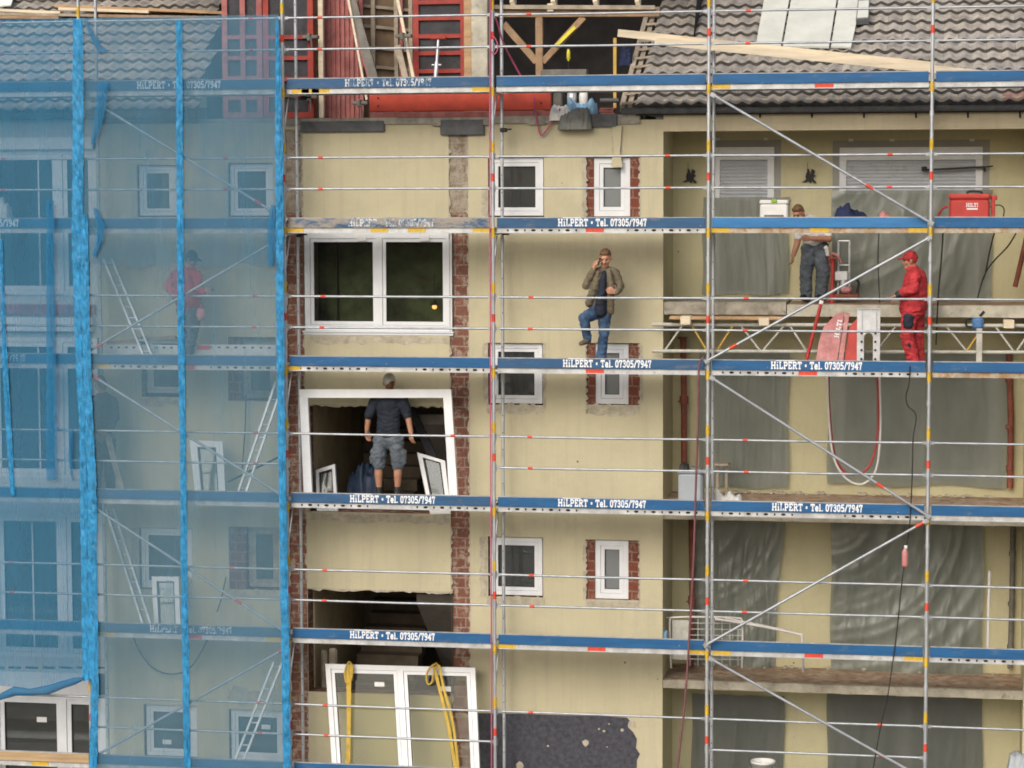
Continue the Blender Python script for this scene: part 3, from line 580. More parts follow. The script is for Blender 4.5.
for zf in (Zp(380, 700, WY), Zp(380, 517, WY), Zp(380, 345, WY)-.25):
    mb = MB(); x0, x1 = PL[1]+.03, PR[0]-.03; xm = x0+(x1-x0)*.62
    mb.box(x0, x1, WY+.34, WY+.95, zf-.22, zf-.03)                       # landing by the window
    for i in range(8): mb.box(x0+.35, xm, WY+.97+.28*i, WY+1.27+.28*i, zf-.2+.17*i, zf-.03+.17*(i+1)-.1)
    mb.build('stair_flight', 'step', bld)
    mb = MB(); mb.add([(xm+.1, WY+1, zf+1.3), (x1, WY+1, zf+1.3), (x1, 4.4, zf-.4), (xm+.1, 4.4, zf-.4), (xm+.1, WY+1, zf+1.45), (x1, WY+1, zf+1.45), (x1, 4.4, zf-.25), (xm+.1, 4.4, zf-.25)],
                      [(0, 1, 2, 3), (7, 6, 5, 4), (0, 4, 5, 1), (1, 5, 6, 2), (2, 6, 7, 3), (3, 7, 4, 0)]); mb.build('stair_underside', 'roomgrey', bld)
h = WB['c1']; mb = MB()
for (a, b) in ((310, 338), (386, 452), (340, 379)):
    xa, xb = Xp(a, 280, WY+.8), Xp(b, 280, WY+.8); mb.grid(lambda u, v: (xa+(xb-xa)*u, WY+.75+.01*math.sin(u*9), h[2]-.7+(h[3]-h[2]+.8)*v), 40, 2)
mb.build('green_reflection', 'greenreflect', bld)  # added flat sheet behind the panes, carries the painted reflection

# ---- roof tiles
RP = math.radians(28)
def tile_roof(name, x0, x1, ye, ze, rows, lcut=None, rcut=None, redspots=(), wv=.2075):
    mb = MB(); G = .343; n = 6
    cs, sn = math.cos(RP), math.sin(RP)
    for r in range(rows):
        s0, s1 = r*G, (r+1)*G+.03
        a = x0 if not lcut else x0+lcut*s0; a = x0+round((a-x0)/wv)*wv; b = x1 if not rcut else x1+rcut*s0; b = x0+round((b-x0)/wv)*wv
        nt_ = int(round((b-a)/wv))
        for t in range(nt_):
            xa = a+t*wv; j = rnd(-.006, .006); k = rnd(-.004, .004); vs = []
            for (s, lift) in ((s0+j, .0), (s0+j, .062), (s1, .008)):
                for i in range(n+1):
                    u = i/n; p = .042*(.5-.5*math.cos(2*math.pi*(u+.08)))**1.4
                    hgt = (p if lift else p-.01)+lift+k
                    vs.append((xa+u*wv*.992, ye+s*cs-hgt*sn, ze+s*sn+hgt*cs))
            m = 1 if (r, t) in redspots else (4 if random.random() < .35 else 0)
            fs = []
            for q in range(2):
                for i in range(n): c = q*(n+1)+i; fs.append((c, c+1, c+n+2, c+n+1))
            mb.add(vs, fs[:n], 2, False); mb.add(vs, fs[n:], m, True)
    # closed underlay below the tiles
    S = rows*G
    l0 = x0; l1 = x0+(lcut or 0)*S; r0 = x1; r1 = x1+(rcut or 0)*S
    q = [(l0, ye+.02, ze-.03), (r0, ye+.02, ze-.03), (r1, ye+S*cs, ze+S*sn-.03), (l1, ye+S*cs, ze+S*sn-.03)]
    mb.add(q+[(a, b+.02, c-.06) for a, b, c in q], [(0, 1, 2, 3), (7, 6, 5, 4), (0, 4, 5, 1), (1, 5, 6, 2), (2, 6, 7, 3), (3, 7, 4, 0)], 3)
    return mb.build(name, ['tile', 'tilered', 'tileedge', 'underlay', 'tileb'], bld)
YE = WY-.12
e0 = at(640, 106, YE); ZE = Zp(840, 107, YE)
def roofpt(px, py, up=0.0):                              # point on the roof slope
    nrm = Vector((0, -math.sin(RP), math.cos(RP))); p0 = Vector((0, YE, ZE))+nrm*(up+.04); d = ray(px, py); return CAM+d*((p0-CAM).dot(nrm)/d.dot(nrm))
pa, pb = roofpt(641, 97), roofpt(664, 12); XRT = pa.x
lc = (pb.x-pa.x)/((pb.y-pa.y)/math.cos(RP))
red = {(0, k) for k in range(25, 34) if k not in (27,)}
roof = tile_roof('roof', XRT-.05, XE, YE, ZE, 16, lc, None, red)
mb = MB(); mb.tube([(XRT-.25, YE-.03, ZE-.03), (XE, YE-.03, ZE-.03)], .045, 8); mb.build('gutter_edge', 'lead', roof)
mb = MB()
for x in range(760, 1024, 52): c = at(x, 114, WY-.01); mb.tube([c+Vector((0, 0, .07)), c, c+Vector((.0, -.03, -.05))], .012, 6)
mb.build('gutter_hook', 'iron', roof)
# bare battens left of the tiles
mb = MB(); pc, pd = roofpt(622, 104), roofpt(648, 8); pe, pf = roofpt(637, 100), roofpt(660, 8)
for i in range(12):
    t = i/11; a = pc.lerp(pd, t); b = pe.lerp(pf, t); mb.beam(a, b+Vector((.1, 0, 0)), .035, .04, 0)
mb.beam(pc-Vector((0, -.04, .06)), pd-Vector((0, -.04, .06)), .07, .12, 0); mb.beam((pc+pe)/2-Vector((0, -.08, .08)), (pd+pf)/2-Vector((0, -.08, .08)), .07, .12, 0)
mb.build('roof_batten', 'woodgrey', roof)
# skylight
mb = MB(); a, b, c, d = roofpt(856, 25, .05), roofpt(869, 24, .05), roofpt(870, 4, .05), roofpt(858, 5, .05)
def slopebox(mb, a, b, c, d, t, m=0):
    nv = Vector((0, -math.sin(RP), math.cos(RP)))*t; vs = [a, b, c, d, a+nv, b+nv, c+nv, d+nv]
    mb.add(vs, [(3, 2, 1, 0), (4, 5, 6, 7), (0, 1, 5, 4), (1, 2, 6, 5), (2, 3, 7, 6), (3, 0, 4, 7)], m)
slopebox(mb, a, b, c, d, .08); sk = mb.build('skylight', 'lead', roof)
mb = MB(); k = .15; ce = (a+b+c+d)/4; nv = Vector((0, -math.sin(RP), math.cos(RP)))*.082; slopebox(mb, *[p.lerp(ce, k)+nv for p in (a, b, c, d)], .01); mb.build('pane', 'palesheet', sk)
# left roof
ZE_, ZE = ZE, Zp(120, 113, YE); x0 = roofpt(6, 4).x; p0_, p1_ = roofpt(196, 108), roofpt(222, 4); rc = (p1_.x-p0_.x)/((p1_.y-p0_.y)/math.cos(RP)); xr_ = p0_.x
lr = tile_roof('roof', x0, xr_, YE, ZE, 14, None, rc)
mb = MB(); mb.tube([(x0, YE-.03, ZE-.03), (xr_, YE-.03, ZE-.03)], .05, 8); mb.build('gutter_edge', 'lead', lr)
# dark attic shell behind the open roof; unseen top plane added to keep it dark
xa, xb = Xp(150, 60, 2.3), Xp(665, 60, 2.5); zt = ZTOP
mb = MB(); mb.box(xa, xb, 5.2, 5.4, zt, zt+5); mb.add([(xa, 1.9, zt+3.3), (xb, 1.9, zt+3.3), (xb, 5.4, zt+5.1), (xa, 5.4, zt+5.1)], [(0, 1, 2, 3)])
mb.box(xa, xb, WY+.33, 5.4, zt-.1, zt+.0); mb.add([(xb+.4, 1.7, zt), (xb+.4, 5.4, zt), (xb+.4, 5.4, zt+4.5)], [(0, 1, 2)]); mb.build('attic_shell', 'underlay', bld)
# ================================================================== the scaffold
BAY = 3.07; PXS = [BAY*i for i in range(-3, 4)]           # outer standards; bays Z A B C D E lie between them
sca = empty('scaffold', (0, .36, GZ), 'galvanised tube scaffold standing in front of the whole facade', 'scaffold')
Y0, Y1 = 0.0, .733
def ringtape(mb, a, b, r, m): mb.tube([a, b], r, 10, m)
for i, X in enumerate(PXS):
    for Y in (Y0, Y1):
        top = 11.9 if Y == Y0 or i in (1, 2, 3) else 10.2
        if Y == Y1 and i in (4, 5, 6): top = 11.6 if i == 4 else 9.95
        mb = MB(); mb.tube([(X, Y, GZ+.05), (X, Y, top)], .0245, 10, 0)
        mb.box(X-.07, X+.07, Y-.07, Y+.07, GZ, GZ+.012, 0)
        if Y == Y0:
            for k in range(-1, 7):
                z = 2*k
                for (a, b, m) in ((-.15, -.29, 1), (-.93, -1.08, 1), (-1.38, -1.49, 2)): mb.tube([(X, Y, z+a), (X, Y, z+b)], .0275, 10, m)
                mb.tube([(X, Y, z-.55), (X, Y, z-.62)], .031, 10, 0)
                for zz in (.41, .86): mb.box(X-.03, X+.03, Y+.02, Y+.05, z+zz-.05, z+zz+.05, 0)
        else:
            for k in range(-1, 6):
                mb.tube([(X, Y, 2*k-.3), (X, Y, 2*k-.42)], .03, 10, 0)
                for q in range(6): mb.tube([(X, Y-.026, 2*k+.1+q*.25), (X, Y-.0235, 2*k+.1+q*.25)], .008, 6, 3)
        mb.build('standard', ['galv', 'yellow', 'red', 'dark'], sca)
for X in PXS:
    for k in range(-1, 6):
        z = 2*k-.19-.05; mb = MB(); mb.tube([(X, Y0+.02, z), (X, Y1-.02, z)], .022, 8, 0); mb.tube([(X, Y0+.05, z-.5), (X, Y0+.3, z-.03)], .012, 6, 0); mb.build('transom', 'galv', sca)
# guardrails: bay -> lifts -> heights that are in place
RAILS = {('B', 2): (.86,), ('C', 0): (.86,), ('E', 0): (.86,), ('Z', 0): (.86,)}
for b, name in enumerate('ZABCDE'):
    xa, xb = PXS[b], PXS[b+1]
    for k in range(-2, 6):
        for h in RAILS.get((name, k), (.86, .41)):
            z = 2*k+h; mb = MB(); sag = .0
            mb.tube([(xa+.015, Y0+.045, z), ((xa+xb)/2, Y0+.045, z-rnd(0, .006)), (xb-.015, Y0+.045, z)], .0168, 8, 0)
            for xx in (xa+.05, xb-.05): mb.box(xx-.03, xx+.03, Y0+.028, Y0+.062, z-.02, z+.02, 0)
            t = {'B': .545, 'C': .53, 'D': .53, 'A': 2.2 if k in (1, 4) else 2.6, 'E': 1.45, 'Z': 1.85}[name]; t = {('B', 2): 2.47, ('D', 4): 2.5, ('D', 0): 2.45, ('C', 4): 2.5}.get((name, k), t)+rnd(-.015, .015)
            if k > -2: mb.tube([(xa+t-.035, Y0+.045, z), (xa+t+.035, Y0+.045, z)], .021, 8, 1)
            mb.build('guardrail', ['galvrail', 'red'], sca)
# decks
HOLES = {('B', 3), ('B', 2), ('C', 4), ('C', 2), ('D', 3), ('D', 2), ('A', 3), ('E', 1)}
for b, name in enumerate('ZABCDE'):
    xa, xb = PXS[b]+.045, PXS[b+1]-.045
    for k in range(-2, 6):
        zt = 2*k-.152; mb = MB(); rust = (name, k) in {('E', 4), ('E', 3), ('D', 4)}
        for (ya, yb_) in ((.055, .365), (.375, .68)):
            mb.box(xa, xb, ya, yb_, zt-.012, zt, 0)
            mb.box(xa, xb, ya, ya+.012, zt-.072, zt-.0125, 0); mb.box(xa, xb, yb_-.012, yb_, zt-.072, zt-.0125, 0); mb.box(xa, xb, ya-.012, ya-.0005, zt-.074, zt-.062, 0)
            for q in range(8): x = xa+.2+q*(xb-xa-.4)/7; mb.box(x-.02, x+.02, ya+.013, yb_-.013, zt-.05, zt-.0125, 0)
        yf = .0535
        if (name, k) in HOLES:
            x = xa+.16; q = 0
            while x < xb-.1:
                if not 1.25 < x-xa < 1.85:
                    l = .014 if q % 2 == 0 else .034; n = 10
                    mb.prism([(x+l*math.cos(6.283*i/n)+0, zt-.035+.017*math.sin(6.283*i/n)) for i in range(n)], yf, .056, 1)
                x += .123; q += 1
        for (t, c) in {('B', 5): ((.2, 2), (.35, 2), (.5, 2), (2.85, 2)), ('B', 4): ((.1, 2), (1.35, 2), (1.9, 2), (2.85, 2)), ('C', 4): ((1.41, 3),), ('C', 3): ((1.41, 3),), ('C', 1): ((.12, 2), (1.43, 3), (2.9, 2)),
                       ('D', 5): ((.12, 2), (1.55, 3)), ('D', 4): ((.12, 2), (1.5, 2), (2.85, 2)), ('D', 3): ((1.35, 3),), ('D', 1): ((.16, 2), (1.46, 3), (2.85, 2)), ('A', 3): ((.2, 2), (1.5, 3)), ('A', 1): ((.2, 2), (1.55, 3), (2.8, 2)),
                       ('Z', 0): ((2.2, 2),), ('C', 0): ((.3, 2),), ('B', 3): ((.03, 2),)}.get((name, k), ()):
            mb.box(xa+t-.13, xa+t+.13, .0505, .0545, zt-.07, zt-.006, c)
        mb.build('deck', ['deckrust' if rust else 'deckedge', 'dark', 'yellow', 'red'], sca)
# diagonal braces
YD = Y0-.05
for (x0, y0, x1, y1, t) in ((97, 104, 285, 219, .86), (86, 353, 284, 236, .07), (90, 374, 286, 498, .03), (92, 506, 288, 634, .75), (97, 755, 288, 647, .97),
                            (713, 95, 931, 223, .72), (707, 361, 929, 238, .12), (712, 378, 928, 516, .78), (706, 645, 926, 521, .97), (711, 659, 926, 780, .97)):
    a, b = at(x0, y0, YD), at(x1, y1, YD); mb = MB(); mb.tube([a, b], .02, 8, 0); c = a.lerp(b, t); d = (b-a).normalized()*.06
    mb.tube([c-d, c+d], .0225, 8, 1)
    for p, s_ in ((a, 1), (b, -1)): mb.beam(p-d*.6, p+d*.6, .06, .03, 0); mb.tube([p+Vector((0, -.02, 0)), p+Vector((0, .05, 0))], .018, 6, 0)
    mb.build('diagonal_brace', ['galvrail', 'red'], sca)
for (x, y) in ((300, 235), (506, 233), (505, 363), (497, 502), (304, 98), (504, 130), (925, 518)):        # loose couplers on the tubes
    c = at(x, y, .72); mb = MB(); mb.cbox(c.x-.05, c.x+.05, .66, .73, c.z-.03, c.z+.03, 0, .012); mb.tube([c+Vector((0, -.05, 0)), c+Vector((.12, -.05, .01))], .012, 6, 0); mb.build('coupler', 'iron', sca)

# ---- lettering: slab letters drawn as strokes
GL = {
 'H': (.95, [((.18, 0), (.18, 1)), ((.77, 0), (.77, 1)), ((.18, .5), (.77, .5)), ((0, .06), (.36, .06)), ((0, .94), (.36, .94)), ((.59, .06), (.95, .06)), ((.59, .94), (.95, .94))]),
 'i': (.45, [((.23, 0), (.23, .62)), ((.05, .06), (.42, .06)), ((.08, .58), (.23, .58)), ((.23, .82), (.23, .98))]),
 'I': (.45, [((.23, 0), (.23, 1)), ((.03, .06), (.43, .06)), ((.03, .94), (.43, .94))]),
 'L': (.75, [((.2, 0), (.2, 1)), ((.03, .94), (.4, .94)), ((.03, .07), (.72, .07)), ((.68, 0), (.68, .32))]),
 'P': (.8, [((.2, 0), (.2, 1)), ((.03, .06), (.42, .06)), ((.03, .93), (.58, .93)), ((.58, .93), (.72, .8), (.72, .6), (.58, .47)), ((.58, .47), (.2, .47))]),
 'E': (.78, [((.2, 0), (.2, 1)), ((.03, .06), (.74, .06)), ((.03, .94), (.72, .94)), ((.2, .5), (.55, .5)), ((.7, .0), (.7, .3)), ((.68, .72), (.68, 1))]),
 'R': (.88, [((.2, 0), (.2, 1)), ((.03, .06), (.4, .06)), ((.03, .93), (.58, .93)), ((.58, .93), (.7, .82), (.7, .62), (.58, .5)), ((.58, .5), (.2, .5)), ((.48, .5), (.72, .06), (.88, .06))]),
 'T': (.8, [((.4, 0), (.4, 1)), ((.04, .94), (.76, .94)), ((.08, .68), (.08, 1)), ((.72, .68), (.72, 1)), ((.2, .06), (.6, .06))]),
 'e': (.62, [((.1, .34), (.54, .34), (.5, .58), (.3, .66), (.12, .54), (.08, .32), (.16, .1), (.34, .03), (.55, .12))]),
 'l': (.4, [((.2, 0), (.2, 1)), ((.02, .06), (.38, .06)), ((.04, .94), (.2, .94))]),
 '.': (.3, [((.13, 0), (.13, .16))]),
 '*': (.6, [((.3, .3), (.3, .66))]),
 ' ': (.3, []),
 '/': (.5, [((.03, -.05), (.47, 1.05))]),
 '0': (.68, [((.34, .97), (.15, .85), (.1, .5), (.15, .15), (.34, .03), (.53, .15), (.58, .5), (.53, .85), (.34, .97))]),
 '7': (.62, [((.06, .72), (.06, .94), (.56, .94), (.36, .5), (.3, 0))]),
 '3': (.64, [((.08, .8), (.2, .95), (.42, .95), (.54, .78), (.44, .56), (.26, .53)), ((.44, .53), (.57, .32), (.5, .1), (.3, .03), (.08, .16))]),
 '5': (.64, [((.54, .94), (.14, .94), (.11, .55), (.35, .6), (.54, .46), (.55, .2), (.38, .04), (.08, .1))]),
 '9': (.64, [((.54, .62), (.4, .46), (.18, .5), (.09, .72), (.2, .93), (.42, .95), (.54, .78), (.54, .4), (.42, .1), (.16, .04))]),
 '4': (.66, [((.46, 0), (.46, .97), (.06, .3), (.64, .3)), ((.3, .05), (.62, .05))]),
}
def letters(text, O, U, V, h, t=.17, wmat='letter', name='lettering', parent=None, over=False, length=None):
    # text from O along unit U with height h along unit V, painted on a face whose outward normal is U x V
    mb = MB(); nn = U.cross(V).normalized(); x = 0
    tot = sum(GL[c][0]+.1 for c in text); sx = (length/(tot*h)) if length else 1.
    lay = 0
    for c in text:
        wd, st = GL[c]; th = t*(1.5 if c in '*.' else 1)
        for s_ in st:
            for i in range(len(s_)-1):
                a, b = Vector(s_[i]), Vector(s_[i+1]); d = (b-a); L = d.length; d /= L; p = Vector((-d.y, d.x)); e = th*.3 if len(s_) > 2 else 0
                q = [a-d*e-p*th/2, b+d*e-p*th/2, b+d*e+p*th/2, a-d*e+p*th/2]; lay += 1; k = .002+.00003*(lay % 40)
                mb.add([O+U*((x+v.x)*h*sx)+V*(v.y*h)+nn*k for v in q], [(0, 1, 2, 3)])
        x += wd+.1
    if over:
        a, b = 0.95*h*sx, 4.6*h*sx; mb.add([O+U*a+V*h*1.1+nn*.002, O+U*b+V*h*1.1+nn*.002, O+U*b+V*h*1.22+nn*.002, O+U*a+V*h*1.22+nn*.002], [(0, 1, 2, 3)])
    return mb.build(name, wmat, parent)
# ---- toe boards: each can be lifted out of its clips
ROWN = {5: 'top row at roof level', 4: 'second row from top', 3: 'third row from top', 2: 'fourth row from top', 1: 'fifth row from top', 0: 'lowest row'}
BAYN = {'Z': 'at far left end of netting', 'A': 'behind netting beside its loose end', 'B': 'before the stairwell windows', 'C': 'before the small white windows', 'D': 'in braced loggia bay', 'E': 'at right edge of photo'}
BAYN['A'] = 'behind netting with tape bands'
TXT = {('B', 5): (345, 'w'), ('B', 4): (348, 'w'), ('B', 2): (350, 'n'), ('B', 1): (350, 'n'), ('C', 4): (558, 'n'), ('C', 3): (563, 'n'), ('C', 2): (558, 'n'), ('D', 3): (771, 'n'), ('D', 2): (772, 'n'),
       ('A', 5): (137, 'n'), ('A', 1): (150, 'w'), ('Z', 4): (-62, 'n'), ('Z', 3): (-55, 'w')}
TM = {('D', 4): 'toelit', ('B', 4): 'toeworn', ('B', 5): 'toedull', ('C', 4): 'toedull', ('C', 3): 'toedull', ('B', 2): 'toedull', ('E', 4): 'toe', ('Z', 0): 'toewood', ('A', 1): 'toedull'}
UX, UZ = Vector((1, 0, 0)), Vector((0, 0, 1))
for b, name in enumerate('ZABCDE'):
    xa, xb = PXS[b]+.05, PXS[b+1]-.05
    for k in range(0, 6):
        z0, z1 = 2*k-.15, 2*k; mb = MB(); yf = .03
        mb.cbox(xa, xb, yf, yf+.025, z0, z1-.0125, 0, .004); mb.box(xa+.003, xb-.003, yf+.002, yf+.023, z1-.012, z1, 1)
        mt = TM.get((name, k), 'toe'); tx = TXT.get((name, k))
        o = mb.build('toe_board', [mt, 'toetop', 'deckedge'])
        if tx:
            sh = Xp(tx[0], {5: 83, 4: 222, 3: 361, 2: 500, 1: 635, 0: 760}[k], yf)
            letters('HiLPERT * Tel. 07305/7947', Vector((sh, yf-.0005, z0+.024)), UX, UZ, .1, .21, 'letterworn' if tx[1] == 'w' else 'letter', 'lettering', o, True, 1.27)
        desc = {'toelit': 'front-lit blue toe board', 'toeworn': 'blue toe board smeared with grey concrete', 'toedull': 'scuffed blue toe board', 'toe': 'blue toe board', 'toewood': 'raw wooden toe board'}[mt]
        tag(o, f"{desc}{' with white lettering' if tx and name not in 'Z' and mt != 'toeworn' else ''}, {ROWN[k]}, {BAYN[name]}", 'toe board', 'toe boards along the scaffold lifts')

# ---- netting
def netsheet(px0, px1, z0f, z1, nu, nv, amp, seed):
    x0, x1 = px0, px1; rr = random.Random(seed); ph = [rr.uniform(0, 6.28) for _ in range(6)]
    def fn(u, v):
        x = x0+(x1-x0)*u; zb_ = z0f(u); z = zb_+(z1-zb_)*v
        y = -.085-amp*(.5+.5*math.sin(5*u*math.pi+ph[0]+1.3*math.sin(3*v+ph[1])))*math.sin(math.pi*min(1, u*1.0))-amp*.5*math.sin(22*v+ph[2]+3*u)*.3-.005*math.sin(38*u+ph[3]+2*v)
        return (x, y, z)
    return MB().grid(fn, nu, nv)
NTOP = 10.9
nA = netsheet(PXS[1]+.02, PXS[2]-.03, lambda u: GZ+.3, NTOP, 110, 90, .05, 3).build('debris_net', 'net'); tag(nA, 'pale blue debris netting with a tape band down its middle', 'netting', 'blue debris nets')
nZ = netsheet(PXS[0], PXS[1]-.02, lambda u: Zp(20, 690, 0)+.05+.25*max(0, u-.72)/.28-.03*math.sin(u*9), NTOP, 110, 90, .06, 5).build('debris_net', 'netdense'); tag(nZ, 'deeper blue debris netting rolled up along its loose bottom edge', 'netting', 'blue debris nets')
zo = Zp(230, 266, -.1)
no = netsheet(PXS[1]+.05, PXS[2]-.05, lambda u: zo+.03*math.sin(u*17)+.02*math.sin(u*41), NTOP, 60, 60, .03, 9)
for p in no.v: p.y -= .03
no.build('overlapping_net', 'netover', nA)
# rolled, twisted bottom edge of the left net
pts = []; rs = []
ctl = [(-160, 700), (-60, 700), (-10, 700), (0, 697), (15, 691), (30, 692), (48, 690), (62, 685), (75, 681), (84, 678)]
for (x, y) in ctl: pts.append(at(x, y, -.13)); rs.append(.045+.03*math.sin(x*.09)**2)
rs[-1] = .025; MB().tube(pts, rs, 10).build('rolled_edge', 'netflap', nZ)
def band(ctl, Y, parent, mat='tape', name='tape_band', seg=.07):
    # crumpled ribbon along a list of (px, py, width px)
    mb = MB(); rows = []; 
    for i in range(len(ctl)-1):
        (x0, y0, w0), (x1, y1, w1) = ctl[i], ctl[i+1]; n = max(2, int(abs(y1-y0)/5))
        for j in range(n+(i == len(ctl)-2)): t = j/n; rows.append((x0+(x1-x0)*t, y0+(y1-y0)*t, w0+(w1-w0)*t))
    nu = 6; vs = []
    for (x, y, wd) in rows:
        wd *= rnd(.94, 1.06); x += rnd(-.3, .3)
        for i in range(nu+1):
            u = i/nu-.5; p = at(x+u*wd, y+rnd(-1.2, 1.2), Y); p.y += -.012*math.cos(u*math.pi)+rnd(-.009, .009); vs.append(p)
    fs = [(r*(nu+1)+i, r*(nu+1)+i+1, (r+1)*(nu+1)+i+1, (r+1)*(nu+1)+i) for r in range(len(rows)-1) for i in range(nu)]
    mb.add(vs, fs, 0, False); return mb.build(name, mat, parent)
band([(78, 19, 10), (78, 90, 11), (78, 160, 11), (77, 230, 11), (79, 330, 9), (83, 440, 7), (84, 500, 8), (86, 600, 9), (87, 680, 9)], -.12, nZ)
band([(84, 215, 7), (86, 330, 8), (89, 420, 8), (92, 480, 9), (93, 600, 9), (95, 690, 8), (93, 768, 8), (94, 800, 8)], -.13, nA)
band([(179, 20, 6.5), (180, 200, 7), (181, 330, 7), (183, 450, 6), (184, 560, 7), (186, 680, 7), (187, 768, 7), (187, 800, 7)], -.14, nA)
band([(277, 18, 3), (278, 60, 5), (279, 150, 8), (280, 280, 8), (281, 400, 7.5), (283, 520, 7.5), (285, 640, 8), (287, 768, 8), (287, 800, 8)], -.14, nA)
band([(1, 240, 3), (4, 340, 5), (8, 420, 6), (13, 495, 5)], -.16, nZ)
for (pl) in ([(86, 20, 4), (92, 34, 6), (98, 45, 8), (103, 53, 9)], [(104, 82, 12), (101, 105, 11), (97, 130, 8), (92, 145, 3)], [(95, 208, 3), (101, 225, 9), (100, 240, 8), (95, 256, 4)], [(273, 205, 5), (271, 235, 9), (271, 266, 6)], [(50, 200, 8), (51, 330, 9), (52, 480, 12)], [(72, 430, 3), (70, 455, 4), (73, 480, 2)]):
    band(pl, -.15, nZ if pl[0][0] < 90 else nA, 'netflap', 'loose_flap')
# ================================================================== loose things
def DK(k): return 2*k-.15
def V3(x, y, z): return Vector((x, y, z))
def spline(pts, n=8):
    P = [Vector(p) for p in pts]; out = []
    for i in range(len(P)-1):
        a, b, c, d = P[max(i-1, 0)], P[i], P[i+1], P[min(i+2, len(P)-1)]
        for j in range(n): t = j/n; out.append(.5*((2*b)+(c-a)*t+(2*a-5*b+4*c-d)*t*t+(3*b-a-3*c+d)*t**3))
    return out+[P[-1]]
def hose(name, ctl, Y, r, mat, label, cat, group=None):
    pts = spline([at(c[0], c[1], c[2] if len(c) > 2 else Y) for c in ctl]); return tag(MB().tube(pts, r, 7).build(name, mat), label, cat, group)

# ---- plastic sheets over the loggia windows
def psheet(x0, y0, x1, y1, Y, label, mat='sheet', seed=1, slant=(0, 0), pin=(0, 1), amp=1.):
    a = rect(x0, y0, x1, y1, Y); rr = random.Random(seed); W, H = a[1]-a[0], a[3]-a[2]
    f = [(rr.uniform(.6, 1.5), rr.uniform(0, 6.28), rr.uniform(.6, 1.4)) for _ in range(5)]
    def fn(u, v):
        x = a[0]+W*u; z = a[2]+H*v
        x += (slant[0]*(1-v)*(1-u)+slant[1]*(1-v)*u)/69
        d = 0
        for i, (k, p, s_) in enumerate(f):                    # long soft folds hanging from the fixings
            c_ = u+.10*s_*(1-v)*math.sin(p)+.03*math.sin(3*v+p); q = math.sin((5+4.5*i)*k*c_+p); d += .021/(1+.5*i)*(1-abs(q))**2*(.35+.65*math.sin(math.pi*min(1, .15+v*.9)))
            r_ = math.hypot(u-pin[0], (v-pin[1])*H/W); d += (amp-1)*.022/(1+.4*i)*(1-abs(math.sin((4+3*i)*r_*s_+p)))**2
        d += .03*math.sin(4*u+f[0][1])*(1-v)
        z += .02*math.sin(11*u+f[1][1])*(1-v)-(.01*math.sin(math.pi*u*3)**2 if v > .98 else 0); x += .012*math.sin(9*v+f[3][1])
        return (x, Y-.05-abs(d)*1.1*amp, z)
    return tag(MB().grid(fn, 90, 60).build('plastic_sheet', mat), label, 'plastic sheet', 'plastic sheets over the loggia windows')
psheet(703, 197, 789, 294, YB, 'grey plastic sheet under the narrower roller shutter of the top loggia', seed=1)
psheet(832, 190, 992, 301, YB, 'wide grey plastic sheet under the wider roller shutter of the top loggia', seed=2, pin=(0, 1.1), amp=1.6)
psheet(699, 350, 789, 487, YB, 'narrow grey plastic sheet on second floor, above the crumpled white scraps', seed=3)
psheet(828, 350, 1007, 485, YB, 'wide grey plastic sheet on second floor, behind the looped red and white hose', seed=4)
psheet(694, 518, 785, 672, YB, 'narrow grey plastic sheet hanging behind the white bed rack', 'sheet', 5, (0, -14), amp=1.7)
psheet(831, 521, 983, 673, YB, 'wide draped grey plastic sheet behind the dangling red bottle', seed=6, pin=(0, 1.05), amp=2.0)
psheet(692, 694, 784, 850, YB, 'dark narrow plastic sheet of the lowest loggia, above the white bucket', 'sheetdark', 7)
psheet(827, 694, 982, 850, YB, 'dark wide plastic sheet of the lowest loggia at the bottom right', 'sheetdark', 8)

# ---- iron wall figures
def figure(px, label):
    mb = MB(); c = at(px, 176, YB-.02)
    def pr(P, d=0): mb.prism([(c.x+x*.82/69, c.z-y*.82/69) for x, y in P], YB-.04+d, YB-.015+d)
    pr([(-4, -3), (-2, -8), (0, -6), (1, -2), (4, -3), (5, 1), (4, 5), (0, 7), (-4, 5), (-5, 1)])
    pr([(1, -2), (3, -9), (7, -6), (6, -4), (5, -1), (8, -1), (6, 1), (3, 1)], .0005); pr([(-3, -2), (-3, -9), (-1, -9), (0, -5), (-1, -1)], .001)
    pr([(2, 3), (6, 5), (9, 8), (6, 9), (3, 6)], .0015); pr([(-3, 3), (-6, 6), (-10, 7), (-6, 8), (-2, 6)], .002); pr([(-1, 4), (1, 9), (3, 8), (2, 4)], .0025)
    mb.tube([(c.x-.03, YB-.02, c.z+.1), (c.x-.03, YB-.02, c.z+.2)], .003, 6)
    tag(mb.build('wall_figure', 'iron'), label, 'wall ornament', 'wrought iron wall ornaments')
figure(690, 'black iron ornament on the yellow wall left of the narrower shutter'); figure(809.5, 'black iron ornament on the yellow wall between the two shutters')
mb = MB(); c0, c1, c2 = at(925, 170, YB-.1), at(984, 167, YB-.1), at(993, 166, YB-.12)
mb.beam(c0, c1, .03, .03); mb.tube([c1, c2], .01, 6); mb.tube([c1, c1+V3(.02, 0, -.07)], .012, 6); mb.cbox(c0.x-.05, c0.x+.03, YB-.14, YB-.06, c0.z-.02, c0.z+.05, 0, .01); mb.tube([c1+V3(-.04, 0, 0), c1+V3(-.04, .1, 0)], .012, 6)
tag(mb.build('shutter_bar', 'iron'), 'thin dark bar fixed across the wider roller shutter', 'bar')
mb = MB(); c = at(770, 560, YB-.03); P = [(-1, -19), (0, -19), (1, -6), (2, -3), (2, 1), (0, 2), (-1, -3)]; mb.prism([(c.x+x/69, c.z-y/69) for x, y in P], YB-.03, YB-.008)
